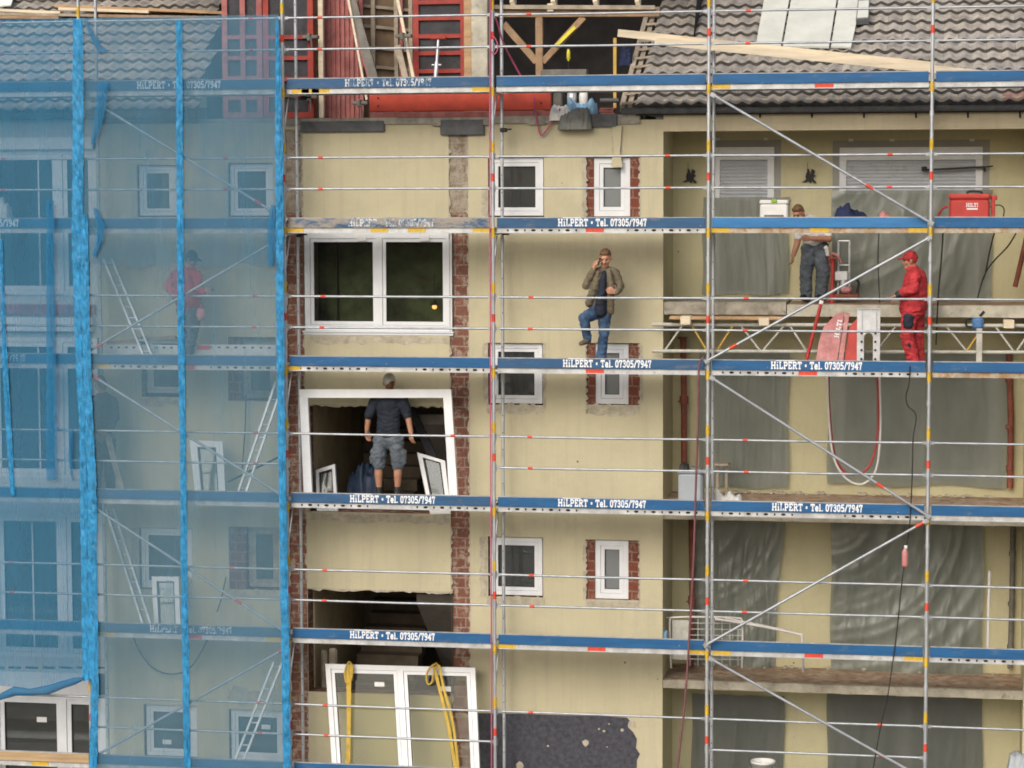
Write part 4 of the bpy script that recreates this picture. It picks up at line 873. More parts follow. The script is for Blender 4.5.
o = mb.build('wall_hook', 'greypipe'); tag(o, 'small dark hook on yellow wall beside the plastic sheet behind the bed rack', 'hook')

# ---- pipes, props and girder in the loggias
for (ctl, Y, r, m, nm, lb) in (
    ([(683, 338), (684, 400), (684, 478)], YB-.22, .045, 'rustpipe', 'standing_prop', 'rusty red steel prop in the second floor loggia corner'),
    ([(691, 515), (692, 600), (691, 668)], YB-.25, .04, 'rustpipe', 'standing_prop', 'brown steel prop beside the bed rack in the corner'),
    ([(1009, 352), (1011, 420), (1010, 488)], YB-.1, .045, 'rustpipe', 'downpipe', 'rust brown pipe at the right of the second floor loggia'),
    ([(1013, 525), (1012, 600), (1010, 668)], YB-.1, .04, 'greypipe', 'downpipe', 'dark grey pipe standing behind the thin white tube'),
    ([(989.5, 571), (988.5, 610), (987.5, 662)], 1.2, .022, 'whitehose', 'upright_tube', 'thin white tube standing upright on the lower loggia edge'),
    ([(833, 258), (832, 300), (831, 352)], 1.5, .026, 'propred', 'standing_prop', 'slim red tube beside the drill rig on the top loggia'),
    ([(1027, 235), (1021, 262), (1015, 287)], 1.7, .036, 'rustpipe', 'leaning_rod', 'leaning dark red prop at the right edge of the top loggia'),
    ([(821, 304), (814, 330), (806, 362)], .5, .026, 'propred', 'leaning_rod', 'red rod with a pale tip leaning beside the dusty red panels')):
    pts = [at(x, y, Y) for x, y in ctl]; mb = MB(); mb.tube(pts, r, 10)
    if nm == 'standing_prop':
        q = pts[1]; d = (pts[0]-pts[2]).normalized(); mb.tube([q-d*.06, q+d*.06], r*1.5, 10); mb.beam(pts[0]-V3(.07, 0, 0), pts[0]+V3(.07, 0, 0), .02, .14); mb.tube([q-V3(.09, .03, .03), q+V3(.06, -.03, .05)], .008, 6)
    if nm == 'downpipe':
        for t in (.2, .55, .85): q = pts[0].lerp(pts[2], t); mb.tube([q-V3(0, 0, .03), q+V3(0, 0, .03)], r*1.25, 10)
    if nm == 'leaning_rod':
        root = mb.build(nm, m); MB().tube([pts[0], pts[0]+(pts[0]-pts[2]).normalized()*.05], .034, 8).build('tip', 'whiteplastic', root); tag(root, lb, 'rod'); continue
    tag(mb.build(nm, m), lb, {'standing_prop': 'prop', 'downpipe': 'pipe', 'upright_tube': 'tube'}[nm])
YG = .86
mb = MB(); a, b = at(652, 324.5, YG), at(1080, 326, YG); c, d = at(652, 351, YG), at(1080, 352.5, YG)
gr = MB().tube([a, b], .028, 8).tube([c, d], .026, 8); root = gr.build('lattice_girder', 'girder'); tag(root, 'cream lattice girder lying in front of the top balcony edge', 'girder')
for (x0, x1, m) in ((682, 665, 'girder'), (692, 707, 'girderyellow'), (733, 717, 'girderyellow'), (741, 760, 'girder'), (784, 763, 'girder'), (790, 806, 'girder'), (896, 877, 'girder'), (946, 966, 'girder'), (984, 967, 'girderyellow'), (995, 1013, 'girder'), (1034, 1017, 'girder'), (1046, 1064, 'girder')):
    MB().tube([at(x0, 326, YG), at(x1, 350.5, YG)], .016, 6).build('lattice_bar', m, root)
MB().box(*[v for v in (at(979, 330, YG-.05).x-.035, at(979, 330, YG-.05).x+.045, YG-.1, YG-.05, DK(3)+.01, at(979, 328, YG).z)]).build('end_post', 'girder', root)
x0, x1, z0, z1 = rect(671, 316, 785, 322.5, .95); mb = MB(); mb.cbox(x0, x1, .72, .98, z1-.045, z1); tag(mb.build('scaffold_plank', 'woodbrown'), 'brown plank lying on the girder left of the leaning worker', 'plank')
for (x, y, lb) in ((685.5, 320.5, 'wooden block on the cream girder, leftmost of the three blocks'), (764, 321.5, 'wooden block on the cream girder at the end of the brown plank'), (1009, 324, 'wooden block on the cream girder right of the blue tool')):
    c = at(x, y, .72); mb = MB(); mb.cbox(c.x-.075, c.x+.075, .705, 1.4 if x > 800 else .98, c.z-.062, c.z+.05 if x > 700 else c.z+.06, 0, .008); tag(mb.build('timber_block', 'woodnew'), lb, 'wooden block', 'timber blocks on the girder')
# blue power tool on the girder
c = at(977, 322, .8); mb = MB(); mb.cbox(c.x-.07, c.x+.09, .75, .87, c.z-.1, c.z+.06, 0, .03); root = mb.build('power_tool', 'toolblue'); tag(root, 'dusty blue power tool sitting on the cream girder', 'power tool')
MB().tube(spline([c+V3(-.07, 0, .05), c+V3(-.15, 0, .03), c+V3(-.14, 0, -.06), c+V3(-.07, 0, -.07)]), .016, 7).build('handle', 'black', root); MB().tube([c+V3(.04, 0, .08), c+V3(.1, 0, .15)], .022, 7).build('spindle', 'black', root)
# drill rig on the top loggia
c = at(845, 296, 1.6); root = empty('drill_rig', c, 'red and grey drill rig standing beside the leaning worker', 'drill rig')
mb = MB(); mb.cbox(c.x-.22, c.x+.2, 1.5, 1.75, c.z-.02, c.z+.03); [mb.tube([V3(c.x+dx, 1.6, c.z+.03), V3(c.x+dx, 1.6, c.z+.1)], .02, 6) for dx in (-.2, .18)]; mb.build('base_plate', 'rustpipe', root)
mb = MB()
for dx in (.0, .16): mb.tube([V3(c.x-.1+dx, 1.62, c.z+.03), V3(c.x-.1+dx, 1.62, c.z+.8)], .017, 7)
for dz in (.45, .8): mb.tube([V3(c.x-.1, 1.62, c.z+dz), V3(c.x+.06, 1.62, c.z+dz)], .015, 6)
mb.build('column', 'alu', root)
mb = MB(); mb.cbox(c.x-.16, c.x+.05, 1.52, 1.66, c.z+.22, c.z+.36, 0, .02); mb.tube([V3(c.x-.02, 1.56, c.z+.1), V3(c.x-.02, 1.56, c.z+.24)], .05, 10); mb.build('carriage', 'alu', root)
mb = MB(); mb.cbox(c.x-.06, c.x+.1, 1.5, 1.66, c.z+.05, c.z+.14, 0, .03); mb.cbox(c.x-.25, c.x-.21, 1.56, 1.6, c.z+.35, c.z+.6, 0, .012); mb.tube(spline([V3(c.x-.22, 1.55, c.z+.62), V3(c.x-.12, 1.5, c.z+.6), V3(c.x-.05, 1.5, c.z+.48)]), .016, 7); mb.build('motor', 'casepink', root)
MB().tube(spline([V3(c.x+.17, 1.5, c.z+.05), V3(c.x+.2, 1.5, c.z+.2), V3(c.x+.12, 1.5, c.z+.27)]), .02, 7).build('handle', 'black', root)

# ---- leaning panels and steel bracket on deck 3
def pxprism(P, Y, t, lean=0., zref=None):
    pts = [at(x, y, Y) for x, y in P]; zb_ = min(p.z for p in pts); pts = [(p.x, p.z) for p in pts]; mb = MB(); n = len(pts)
    vs = [(x, Y+(z-zb_)*lean, z) for x, z in pts]+[(x, Y+t+(z-zb_)*lean, z) for x, z in pts]
    mb.add(vs, [tuple(range(n)), tuple(reversed(range(n, 2*n)))]+[(i, i+n, (i+1) % n+n, (i+1) % n) for i in range(n)]); return mb
o = pxprism([(815, 368), (818, 345), (823, 328), (835, 315), (842, 312), (844, 313), (836, 368)], .3, .05, .12).build('machine_cover', 'casepink'); tag(o, 'large dusty red machine cover leaning behind the lettered toe board', 'machine cover')
pxprism([(837, 368), (845, 313), (849, 314), (842, 368)], .3, .09, .12).build('side_flange', 'casepink', o)
A, B = at(838.4, 338, .343), at(842.2, 320, .372); u = (B-A).normalized(); v = V3(-u.z, 0, u.x); letters('HILTI', A, u, v.normalized(), .06, .2, 'letter', 'lettering', o, False, .26)
o = pxprism([(843, 368), (849, 328), (852, 324), (857, 319), (857, 368)], .36, .04, .1).build('machine_cover', 'caselid'); tag(o, 'smaller red machine cover wedged between dusty cover and steel bracket', 'machine cover')
x0, x1, z0, z1 = rect(857, 309, 880, 368, .3); root = empty('steel_bracket', ((x0+x1)/2, .35, z0), 'pale steel bracket plate with bolts and arched slot', 'bracket')
mb = MB(); w_ = (x1-x0); zs = z0+.52*(z1-z0); h = .5*w_; n = 8
L, R = x0+.3*w_, x0+.7*w_
mb.box(x0, L, .3, .33, z0, zs); mb.box(R, x1, .3, .33, z0, zs); arc = [(x0+.5*w_-.2*w_*math.cos(math.pi*i/n), zs+.2*w_*math.sin(math.pi*i/n)) for i in range(n+1)]
for i in range(n): mb.add([(arc[i][0], y, arc[i][1]) for y in (.3, .33)]+[(arc[i+1][0], y, arc[i+1][1]) for y in (.3, .33)]+[(arc[i][0], y, z1) for y in (.3, .33)]+[(arc[i+1][0], y, z1) for y in (.3, .33)], [(0, 2, 6, 4), (1, 5, 7, 3), (0, 1, 3, 2), (4, 6, 7, 5)])
mb.box(x0, L-.0005, .3, .33, zs+.001, z1); mb.box(R+.0005, x1, .3, .33, zs+.001, z1)
for xx in (x0+.17*w_, x0+.8*w_): mb.box(xx, xx+.012, .27, .2995, zs+.1, z1-.02)
mb.box(x0, x1, .27, .3, z1+.001, z1+.012); mb.build('plate', 'alu', root)
mb = MB()
for xx in (x0+.2*w_, x0+.8*w_):
    for t in (.16, .32, .47, .62): q = V3(xx, .298, z0+(z1-z0)*t*.95); mb.tube([q, q-V3(0, .015, 0)], .018, 6)
mb.build('bolt', 'gasket', root)

# ---- tool case, boxes and jackets on deck 4
x0, x1, z0, z1 = rect(949, 196, 990, 218, .35); zd = DK(4)
root = empty('tool_case', ((x0+x1)/2, .5, zd), 'red tool case with white lettering on the upper scaffold deck', 'tool case')
mb = MB(); mb.cbox(x0, x1, .33, .6, zd+.01, z1-.05, 0, .03); mb.build('case_body', 'caselid', root); mb = MB(); mb.cbox(x0-.01, x1+.01, .32, .61, z1-.048, z1+.03, 0, .025); mb.build('lid', 'caselid', root)
MB().tube(spline([V3(x0+.25, .45, z1+.02), V3(x0+.27, .45, z1+.06), V3(x0+.42, .45, z1+.06), V3(x0+.45, .45, z1+.02)]), .018, 7).build('handle', 'black', root)
mb = MB(); mb.cbox(x1+.02, x1+.07, .36, .5, zd+.05, z1-.04, 0, .01); mb.build('latch', 'propred', root); MB().cbox(x1+.012, x1+.1, .38, .5, z1-.06, z1+.01).build('hinge', 'propred', root)
c = at(966, 206.8, .329); letters('HILTI', V3(c.x, .3285, c.z), UX, UZ, .05, .2, 'letter', 'lettering', root, False, .17); mb = MB(); mb.box(c.x+.01, c.x+.16, .3265, .3295, c.z-.04, c.z-.018); mb.build('small_label', 'paper', root)
hose('cable', [(938, 216), (943, 208, .4), (948, 207, .4)], .45, .018, 'redhose', 'short red cable at left side of the red tool case', 'cable')
hose('cable', [(990, 207), (999, 205), (1004, 209), (1003, 218)], .45, .009, 'cable', 'black cable bending down at the right of the red tool case', 'cable')
x0, x1, z0, z1 = rect(760, 200, 788, 218, .35); root = empty('storage_box', ((x0+x1)/2, .5, zd), 'off white storage box with green latch on the upper deck', 'box')
mb = MB(); mb.cbox(x0, x1, .33, .6, zd+.01, z1-.06, 0, .02); mb.build('box_body', 'whiteplastic', root); MB().cbox(x0-.005, x1+.005, .325, .605, z1-.058, z1, 0, .015).build('lid', 'whiteplastic', root)
MB().cbox(x0+.16, x0+.24, .31, .34, z1-.04, z1+.01, 0, .008).build('latch', 'green', root); mb = MB(); mb.cbox(x0+.06, x1-.06, .322, .331, zd+.14, zd+.175, 0, .003); mb.build('grip_slot', 'greypipe', root)
from mathutils import noise as mnoise
def heap(px0, px1, ytop, Y, z0, mat, name, label, cat, dep=.3, seed=1, prof=None):
    x0, x1 = Xp(px0, ytop, Y), Xp(px1, ytop, Y); H = Zp((px0+px1)/2, ytop, Y)-z0; W = x1-x0; sd_ = seed*7.3
    prof = prof or (lambda u: math.sin(math.pi*min(1, max(0, u)))**.5)
    def fn(u, v):
        a = math.pi*v; n1 = mnoise.noise((u*W*9+sd_, v*4, .3)); n2 = mnoise.noise((u*W*26, v*9+sd_, 2.1)); n3 = mnoise.noise((u*W*7, sd_, v*3))
        p = min(1, 9*u, 9*(1-u))**.5*(.5+.5*max(0, prof(u)))*(.86+.3*n3); k = math.sin(a)**.7
        return (x0+W*(u+.05*n1*k), Y-dep*.5*math.cos(a)*(.5+.5*p)+.05*n2*k, z0+max(.002, H*p*k*(1+.28*n1+.2*n2)))
    return tag(MB().grid(fn, 44, 22).build(name, mat), label, cat)
heap(832, 870, 206.5, .45, zd, 'bluecloth', 'jacket', 'dark blue jacket dropped on the upper deck by the leaning worker', 'jacket', .35, 3, lambda u: (.95 if .15 < u < .7 else .8)*min(1, 8*u, 5*(1-u))**.5)
heap(878, 891, 209, .45, zd, 'casepink', 'work_gloves', 'crumpled red and white work gloves left of the red tool case', 'gloves', .2, 5)

# ---- bins, bucket, debris
x0, x1, z0, z1 = rect(678.5, 470.5, 704, 502, .5); zd = DK(2); mb = MB(); root = empty('waste_bin', ((x0+x1)/2, .5, zd), 'tall grey plastic bin on deck with black gloves on its rim', 'bin')
mb.cbox(x0+.01, x1-.01, .36, .64, zd+.005, z1-.03, 0, .03); mb.build('bin_body', 'binning', root); MB().cbox(x0-.005, x1+.005, .345, .655, z1-.028, z1+.005, 0, .02).build('rim', 'binning', root)
o = heap(679, 689, 461, .45, z1+.006, 'black', 'work_gloves', 'black work gloves draped on the rim of the grey bin', 'gloves', .2, 8); heap(688, 703, 466, .55, z1+.006, 'tarp', 'cloth_rag', 'grey rag lying on top of the tall grey bin', 'rag', .2, 9)
heap(714, 742, 487.5, 1.05, ZS2-.02, 'whiteplastic', 'plastic_scrap', 'crumpled white plastic scraps on the second floor slab edge', 'plastic scraps', .3, 11, lambda u: .6+.4*math.sin(u*14))
c = at(763, 762, .45); zd = DK(0); rt = at(763, 761, .45).z; mb = MB(); H = rt-zd; mb.lathe(V3(c.x, .45, zd+.005), [(0.001, 0), (.13, 0), (.165, H-.03), (.178, H-.03), (.178, H), (.165, H), (.15, H-.05), (.12, .05), (.001, .05)], 22)
root = mb.build('bucket', 'whiteplastic'); tag(root, 'white plastic bucket at the bottom of the picture', 'bucket'); MB().tube([V3(c.x+.178*math.cos(a), .45-.03+.178*math.sin(a)*.0-.14, zd+H-.05-.09*math.sin(a)) for a in [math.pi*i/10 for i in range(11)]], .005, 6).build('handle', 'galv', root)
heap(1006, 1034, 751, 1.0, at(1010, 775, 1.0).z, 'binning', 'plastic_bag', 'crumpled pale bag at the bottom right corner', 'bag', .4, 12)
x0 = Xp(714, 462, 1.7); x1 = Xp(729, 462, 1.7); z = Zp(720, 463, 1.7); mb = MB(); mb.box(x0, x1, 1.6, 1.9, z-.03, z); [mb.box(x-.02, x+.02, 1.72, 1.78, ZS2+.001, z-.031) for x in (x0+.05, x1-.04)]
tag(mb.build('wooden_stool', 'woodgrey'), 'small wooden stool behind the white plastic scraps', 'stool')
# bed rack
Yr = 1.28
def pt(x, y, Y=Yr): return at(x, y, Y)
root = empty('bed_rack', pt(705, 668), 'white tubular rack with wire mesh standing behind the scaffold post', 'rack')
MB().tube(spline([pt(671, 668), pt(670, 640), pt(670, 621), pt(674, 617.5), pt(705, 617), pt(736, 618), pt(742, 622), pt(742.5, 645), pt(742, 668)], 6), .016, 7).build('frame', 'whitehose', root)
mb = MB()
for i in range(7): x = 690+i*8; mb.tube([pt(x, 619), pt(x, 666)], .005, 5)
for i in range(7): y = 623+i*6; mb.tube([pt(688, y), pt(742, y+.5)], .005, 5)
mb.build('wire_mesh', 'whitehose', root)
mb = MB(); a = rect(672, 620, 689, 640, Yr+.03); mb.cbox(a[0], a[1], Yr+.03, Yr+.06, a[2]-.3, a[3], 0, .008); mb.build('panel', 'girder', root)
mb = MB().tube(spline([pt(661, 668, 1.45), pt(659, 640, 1.45), pt(658, 622, 1.45), pt(663, 618, 1.45), pt(692, 617, 1.45)], 5), .012, 6); tag(mb.build('bent_tube', 'whitehose'), 'thin bent pale tube just left of the bed rack', 'tube')
mb = MB(); mb.tube(spline([pt(715, 619, 1.15), pt(760, 626, 1.15), pt(797, 634, 1.15), pt(802, 638, 1.15), pt(803, 672, 1.15)], 6), .02, 7); mb.tube([pt(725, 618, 1.2), pt(784, 630, 1.2)], .016, 7); tag(mb.build('rack_side', 'whitehose'), 'pale tubular side rail slanting down right of the bed rack', 'rail')
a = rect(658, 631, 667, 641, 1.1); mb = MB(); mb.cbox(a[0], a[1], 1.05, 1.2, a[2]-.1, a[3], 0, .01); tag(mb.build('small_crate', 'lightblue'), 'small light blue box left of the bed rack', 'box')

# ---- hoses, cables, dangling bottle
hose('hose', [(492, -30), (490.2, 15), (490, 90), (489.7, 200), (490.3, 300), (490.5, 420), (491, 520), (491.3, 620), (491.6, 700), (491.5, 800)], -.05, .010, 'pinkhose', 'pink hose running down the scaffold post beside the white windows', 'hose')
hose('hose', [(492, 10, .0), (497, 22, .1), (503, 42, .3), (512, 60, .6), (523, 80, .8)], .3, .013, 'pinkhose', 'pink hose slanting from the post towards the open attic', 'hose')
hose('hose', [(493, 36), (496, 40), (498, 47), (495, 54), (491, 51)], -.06, .009, 'pinkhose', 'small pink hose loop tied on the scaffold post', 'hose')
hose('cord', [(534, 95), (536, 115), (539, 131), (542, 135), (548, 128), (558, 114), (560, 108)], .93, .012, 'pinkhose', 'pink cord hanging in a V below the roof edge', 'cord')
hose('hose', [(704, 357), (699, 368), (698, 420), (696, 480), (693.5, 560), (689, 640), (685, 700), (677, 770), (672, 810)], -.1, .016, 'mauvehose', 'dull red hose hanging down left of the loggia post', 'hose')
hose('hose', [(827, 352), (828, 400), (832, 450), (842, 474), (856, 484), (868, 481), (877, 466), (880.5, 430), (880, 390), (878, 352)], 1.3, .017, 'whitehose', 'white hose hanging in a long loop before the plastic sheet', 'hose')
hose('hose', [(829, 352), (829, 400), (834, 452), (845, 472), (858, 474), (870, 465), (877, 440), (878, 400), (876, 352)], 1.42, .017, 'redhose', 'red hose hanging beside the white hose loop', 'hose')
hose('cable', [(910, 366), (909, 384), (906, 396), (908, 406), (916, 416), (913, 440), (912, 480), (910, 520), (907, 545)], .02, .0085, 'cable', 'thin black cable hanging down to the red bottle', 'cable')
hose('cable', [(904, 566), (901, 590), (897, 630), (893, 660), (887, 700), (881, 725), (871, 780)], .02, .0085, 'cable', 'thin black cable continuing down below the red bottle', 'cable')
hose('cable', [(943, 228), (942, 250), (938, 300), (936, 345)], .85, .011, 'cable', 'black cable behind the red capped worker', 'cable')
hose('cable', [(1019, 228), (1008, 246), (993, 262), (984, 276), (977, 300)], 1.2, .011, 'cable', 'dark cable slanting down from the deck at far right', 'cable')
hose('cable', [(995, 230), (990, 250), (986, 270), (983, 280)], 1.15, .011, 'cable', 'shorter dark cable joining the slanting one at far right', 'cable')
hose('cable', [(879, 230), (878, 262), (880, 310)], 1.6, .008, 'cable', 'thin cable hanging before the wide sheet of top loggia', 'cable')
hose('cable', [(131, 630), (139, 650), (153, 668), (172, 674), (190, 668), (205, 645), (210, 630)], .85, .011, 'cable', 'grey cable sagging in a loop behind the netting', 'cable')
hose('cable', [(246, 395), (245, 430), (242, 470)], .9, .01, 'cable', 'short dark cable on the netted wall right of the white frame', 'cable')
hose('cable', [(226, 577), (221, 600), (217, 612)], .9, .009, 'cable', 'short dark cable below the netted brick sided window', 'cable')
c = at(905, 556, .0); root = empty('bottle', c-V3(0, 0, .15), 'small red bottle dangling from a black cable', 'bottle')
MB().lathe(c-V3(0, 0, .15), [(.001, 0), (.038, .0), (.045, .03), (.042, .13), (.045, .2), (.02, .25), (.001, .25)], 12).build('bottle_body', 'casepink', root); MB().lathe(c+V3(0.01, 0, .1), [(.001, 0), (.024, 0), (.024, .05), (.001, .05)], 10).build('cap', 'whiteplastic', root)

# ---- loose windows standing on the scaffold and in the openings
def loose_window(corners, Y0_, Y1_, fw, label, glassy=True, mull=False, mat='white', name='loose_window', sash=True, glassmat='pane'):
    # corners px: bottom-left, bottom-right, top-right, top-left; leaning from depth Y0_ (foot) to Y1_ (head)
    P = [at(*corners[0], Y0_), at(*corners[1], Y0_), at(*corners[2], Y1_), at(*corners[3], Y1_)]
    root = empty(name, (P[0]+P[1])/2, label, 'window frame')
    nrm = (P[1]-P[0]).cross(P[3]-P[0]).normalized(); nrm = nrm if nrm.y < 0 else -nrm
    def bil(u, v): return (P[0]*(1-u)+P[1]*u)*(1-v)+(P[3]*(1-u)+P[2]*u)*v
    W, H = (P[1]-P[0]).length, (P[3]-P[0]).length
    def quadbox(mb, u0, v0, u1, v1, d0, d1):
        q = [bil(u0, v0), bil(u1, v0), bil(u1, v1), bil(u0, v1)]; mb.add([p+nrm*d0 for p in q]+[p+nrm*d1 for p in q], [(0, 1, 2, 3), (7, 6, 5, 4), (0, 4, 5, 1), (1, 5, 6, 2), (2, 6, 7, 3), (3, 7, 4, 0)])
    def ring(mb, u0, v0, u1, v1, t, d0, d1):
        a, b = t/W, t/H; quadbox(mb, u0, v0, u0+a, v1, d0, d1); quadbox(mb, u1-a, v0, u1, v1, d0, d1); quadbox(mb, u0+a, v0, u1-a, v0+b, d0-.0005, d1+.0005); quadbox(mb, u0+a, v1-b, u1-a, v1, d0-.0005, d1+.0005)
    mb = MB(); ring(mb, 0, 0, 1, 1, fw, .0, .075); a, b = fw/W, fw/H; cells = [(a, 1-a)]
    if mull: m_ = .045/W; cells = [(a, .5-m_), (.5+m_, 1-a)]; quadbox(mb, .5-m_, b, .5+m_, 1-b, .001, .078)
    mb.build('frame', mat, root)
    if glassy:
        s = MB(); g_ = MB(); k = MB()
        for (u0, u1) in cells:
            t = .05 if sash else .012
            if sash: ring(s, u0+.003, b+.003, u1-.003, 1-b-.003, t, .008, .065)
            ring(k, u0+(t-.004)/W, b+(t-.004)/H, u1-(t-.004)/W, 1-b-(t-.004)/H, .014, .03, .048); quadbox(g_, u0+t*.9/W, b+t*.9/H, u1-t*.9/W, 1-b-t*.9/H, .02, .03)
        if s.v: s.build('sash', mat, root)
        k.build('gasket', 'gasket', root); g_.build('pane', glassmat, root)
    return root, bil, nrm, quadbox
loose_window([(305.5, 503), (459, 503), (452, 389.5), (300.5, 389.5)], .42, .62, .125, 'empty white window frame standing askew behind the man in shorts', False)
bpy.data.objects['loose_window']['label'] = 'large empty white window frame leaning before the man in shorts'
root, bil, nrm, qb = loose_window([(334, 777), (481, 779), (476, 668), (326.5, 664)], .35, .75, .075, 'white double window leaning on the lowest deck with yellow straps', True, True, glassmat='panegreen')
mb = MB(); qb(mb, .32, .81, .385, .85, .032, .036); qb(mb, .76, .78, .83, .825, .032, .036); mb.build('paper_sticker', 'paper', root)
loose_window([(318, 512), (339, 512), (336, 465), (317, 471)], 1.15, 1.35, .05, 'small white sash with glass leaning left of the man in shorts', True, sash=False)
loose_window([(431, 514), (452, 514), (446, 461), (418, 452.5)], 1.1, 1.25, .055, 'white sash with glass leaning right of the man in shorts', True, sash=False)
loose_window([(197, 499), (227, 499), (224, 442), (191, 441)], .5, .72, .1, 'white window frame leaning on netted wall beside the ladder', True, sash=False)
loose_window([(156, 632), (182, 633), (180, 577), (153, 577)], .5, .72, .07, 'white window sash leaning below a netted window by the tape band', True, sash=False)
# straps on the double window
def strap(px, w_, label):
    mb = MB()
    def rib(pts, w_, m=0, dy=0):
        vs = []
        for p in pts: vs += [p+V3(-w_, dy, 0), p+V3(w_, dy, 0), p+V3(w_, dy+.006, 0), p+V3(-w_, dy+.006, 0)]
        n = len(pts); mb.add(vs, [(i*4+a, i*4+b, i*4+4+b, i*4+4+a) for i in range(n-1) for a, b in ((0, 1), (1, 2), (2, 3), (3, 0))]+[(0, 3, 2, 1), (4*n-4, 4*n-3, 4*n-2, 4*n-1)], m)
    for (c, k) in pts_list(px): rib(spline(c, 5), k)
    return tag(mb.build('lifting_strap', 'straps'), label, 'strap', 'yellow lifting straps')
def pts_list(px):
    return [([at(*p) for p in c], k) for c, k in px]
strap([([(347.5, 666, .6), (348, 700, .49), (348, 740, .37), (346, 778, .25)], .022), ([(350.5, 664, .6), (350, 700, .48), (349.5, 740, .36), (349, 778, .24)], .014)], .02, 'yellow strap hanging straight down over the left pane')
strap([([(434, 667, .58), (441, 695, .5), (449, 730, .38), (457, 778, .22)], .024), ([(439, 665, .58), (444, 690, .5), (453, 725, .38), (459, 778, .21)], .018)], .02, 'yellow strap slanting down over the right pane')
for (c, lb) in (([(346, 683, .55), (345, 672, .58), (349, 662, .62), (352.5, 668, .58), (351, 680, .55), (347, 684, .54)], 'yellow strap loop knotted on the window top at left'), ([(437, 663, .62), (430, 668, .58), (426.5, 676, .56), (428, 684, .55), (432, 682, .55), (434, 672, .57), (438, 664, .6)], 'yellow strap loop knotted on the window top at right')):
    mb = MB().tube(spline([at(*p) for p in c], 6), .016, 6); tag(mb.build('strap_loop', 'straps'), lb, 'strap', 'yellow strap loops')
# things in the openings
heap(345, 384, 461, 1.7, Zp(360, 510, 1.7), 'bluebag', 'sack', 'dark blue sack standing behind the man in shorts', 'sack', .5, 14, lambda u: min(1, (2.2*u)**.7, (9*(1-u))**.5))
mb = MB(); a, b = at(411, 408, 2.0), at(439, 470, 1.5); mb.beam(a, b, .12, .05); tag(mb.build('leaning_board', 'plydark'), 'black board leaning in the opening right of the man', 'board')
mb = MB(); a, b = at(424, 432, 2.2), at(445, 419, 2.2); mb.beam(a, b, .03, .03); tag(mb.build('stick', 'iron'), 'thin dark stick slanting inside the stairwell opening', 'stick')
for (x0, x1, yt, lb) in ((321, 327, 650, 'narrow pale board with rounded top leaning in the lower opening'), (329, 337, 648, 'wider pale board leaning in the lower opening behind the window')):
    a = rect(x0, yt, x1, 694, 1.4); mb = MB(); mb.cbox(a[0], a[1], 1.38, 1.42, a[2], a[3], 0, .03); tag(mb.build('leaning_board', 'woodgrey'), lb, 'board')
mb = MB(); c = at(434.5, 307, 1.5); mb.lathe(c-V3(0, 0, .035), [(.001, 0), (.03, .012), (.038, .035), (.03, .06), (.012, .075), (.001, .075)], 12); root = mb.build('hanging_lamp', 'lamp'); tag(root, 'small glowing warm lamp inside the large white window', 'lamp')
MB().tube([c+V3(0, 0, .04), c+V3(0, 0, .5)], .006, 6).build('lamp_cord', 'cable', root); MB().lathe(c+V3(0, 0, .03), [(.07, 0), (.02, .06), (.015, .08)], 12).build('lamp_shade', 'iron', root)

# ---- ladders behind the net
def ladder(a, b, width, label, dy=(.35, .65), rungs=9, mat='galv'):
    A, B = at(*a, dy[0]), at(*b, dy[1]); root = empty('ladder', A, label, 'ladder', 'aluminium ladders behind the netting'); s = V3(width, 0, 0)
    for k in (0, 1): MB().beam(A+s*k, B+s*k, .03, .055).build('rail', mat, root)
    for i in range(rungs): p = A.lerp(B, (i+.6)/rungs); MB().tube([p+V3(.014, 0, 0), p+s-V3(.014, 0, 0)], .013, 6).build('rung', 'galv', root)
ladder((145, 358), (104, 259), .13, 'aluminium ladder leaning left of the red jacketed man', (.2, .7))
ladder((237, 496), (276, 382), .12, 'aluminium ladder leaning right of the white netted frame', (.3, .7))
ladder((234, 763), (274, 662), .13, 'aluminium ladder leaning across the lowest right netted window', (.3, .7))
ladder((146, 632), (106, 508), .12, 'aluminium ladder leaning left of the netted window sash', (.3, .75))
for (x0, x1, y, lb, hasred) in ((105, 178, 345, 'perforated grey beam on deck at left of the red jacketed man', 0), (196, 276, 345, 'perforated grey beam with red patch on deck at right of the man', 1)):
    a = rect(x0, y, x1, 356, .4); mb = MB(); mb.cbox(a[0], a[1], .4, .5, DK(3)+.002, a[3], 0, .008)
    for i in range(9): x = a[0]+.1+i*(a[1]-a[0]-.2)/8; mb.box(x-.02, x+.02, .397, .402, a[3]-.05, a[3]-.025, 1)
    if hasred: mb.box(a[0]+.02, a[0]+.22, .396, .402, a[3]-.075, a[3]-.01, 2)
    tag(mb.build('perforated_beam', ['alu', 'dark', 'red']), lb, 'beam')
mb = MB(); a, b = at(107, 343, .45), at(176, 337, .5); mb.beam(a, b, .05, .05); tag(mb.build('timber_bar', 'woodold'), 'dark timber bar lying on the left perforated beam', 'timber')
mb = MB(); a, b = at(228, 482, .5), at(279, 457, .6); mb.beam(a, b, .03, .03); tag(mb.build('steel_rod', 'iron'), 'dark rod leaning across the ladder behind the netting', 'rod')
heap(-12, 12, 199, .35, DK(4), 'whitecloth', 'cloth_bundle', 'pale rounded bundle at left edge behind the netting', 'bundle', .3, 21)

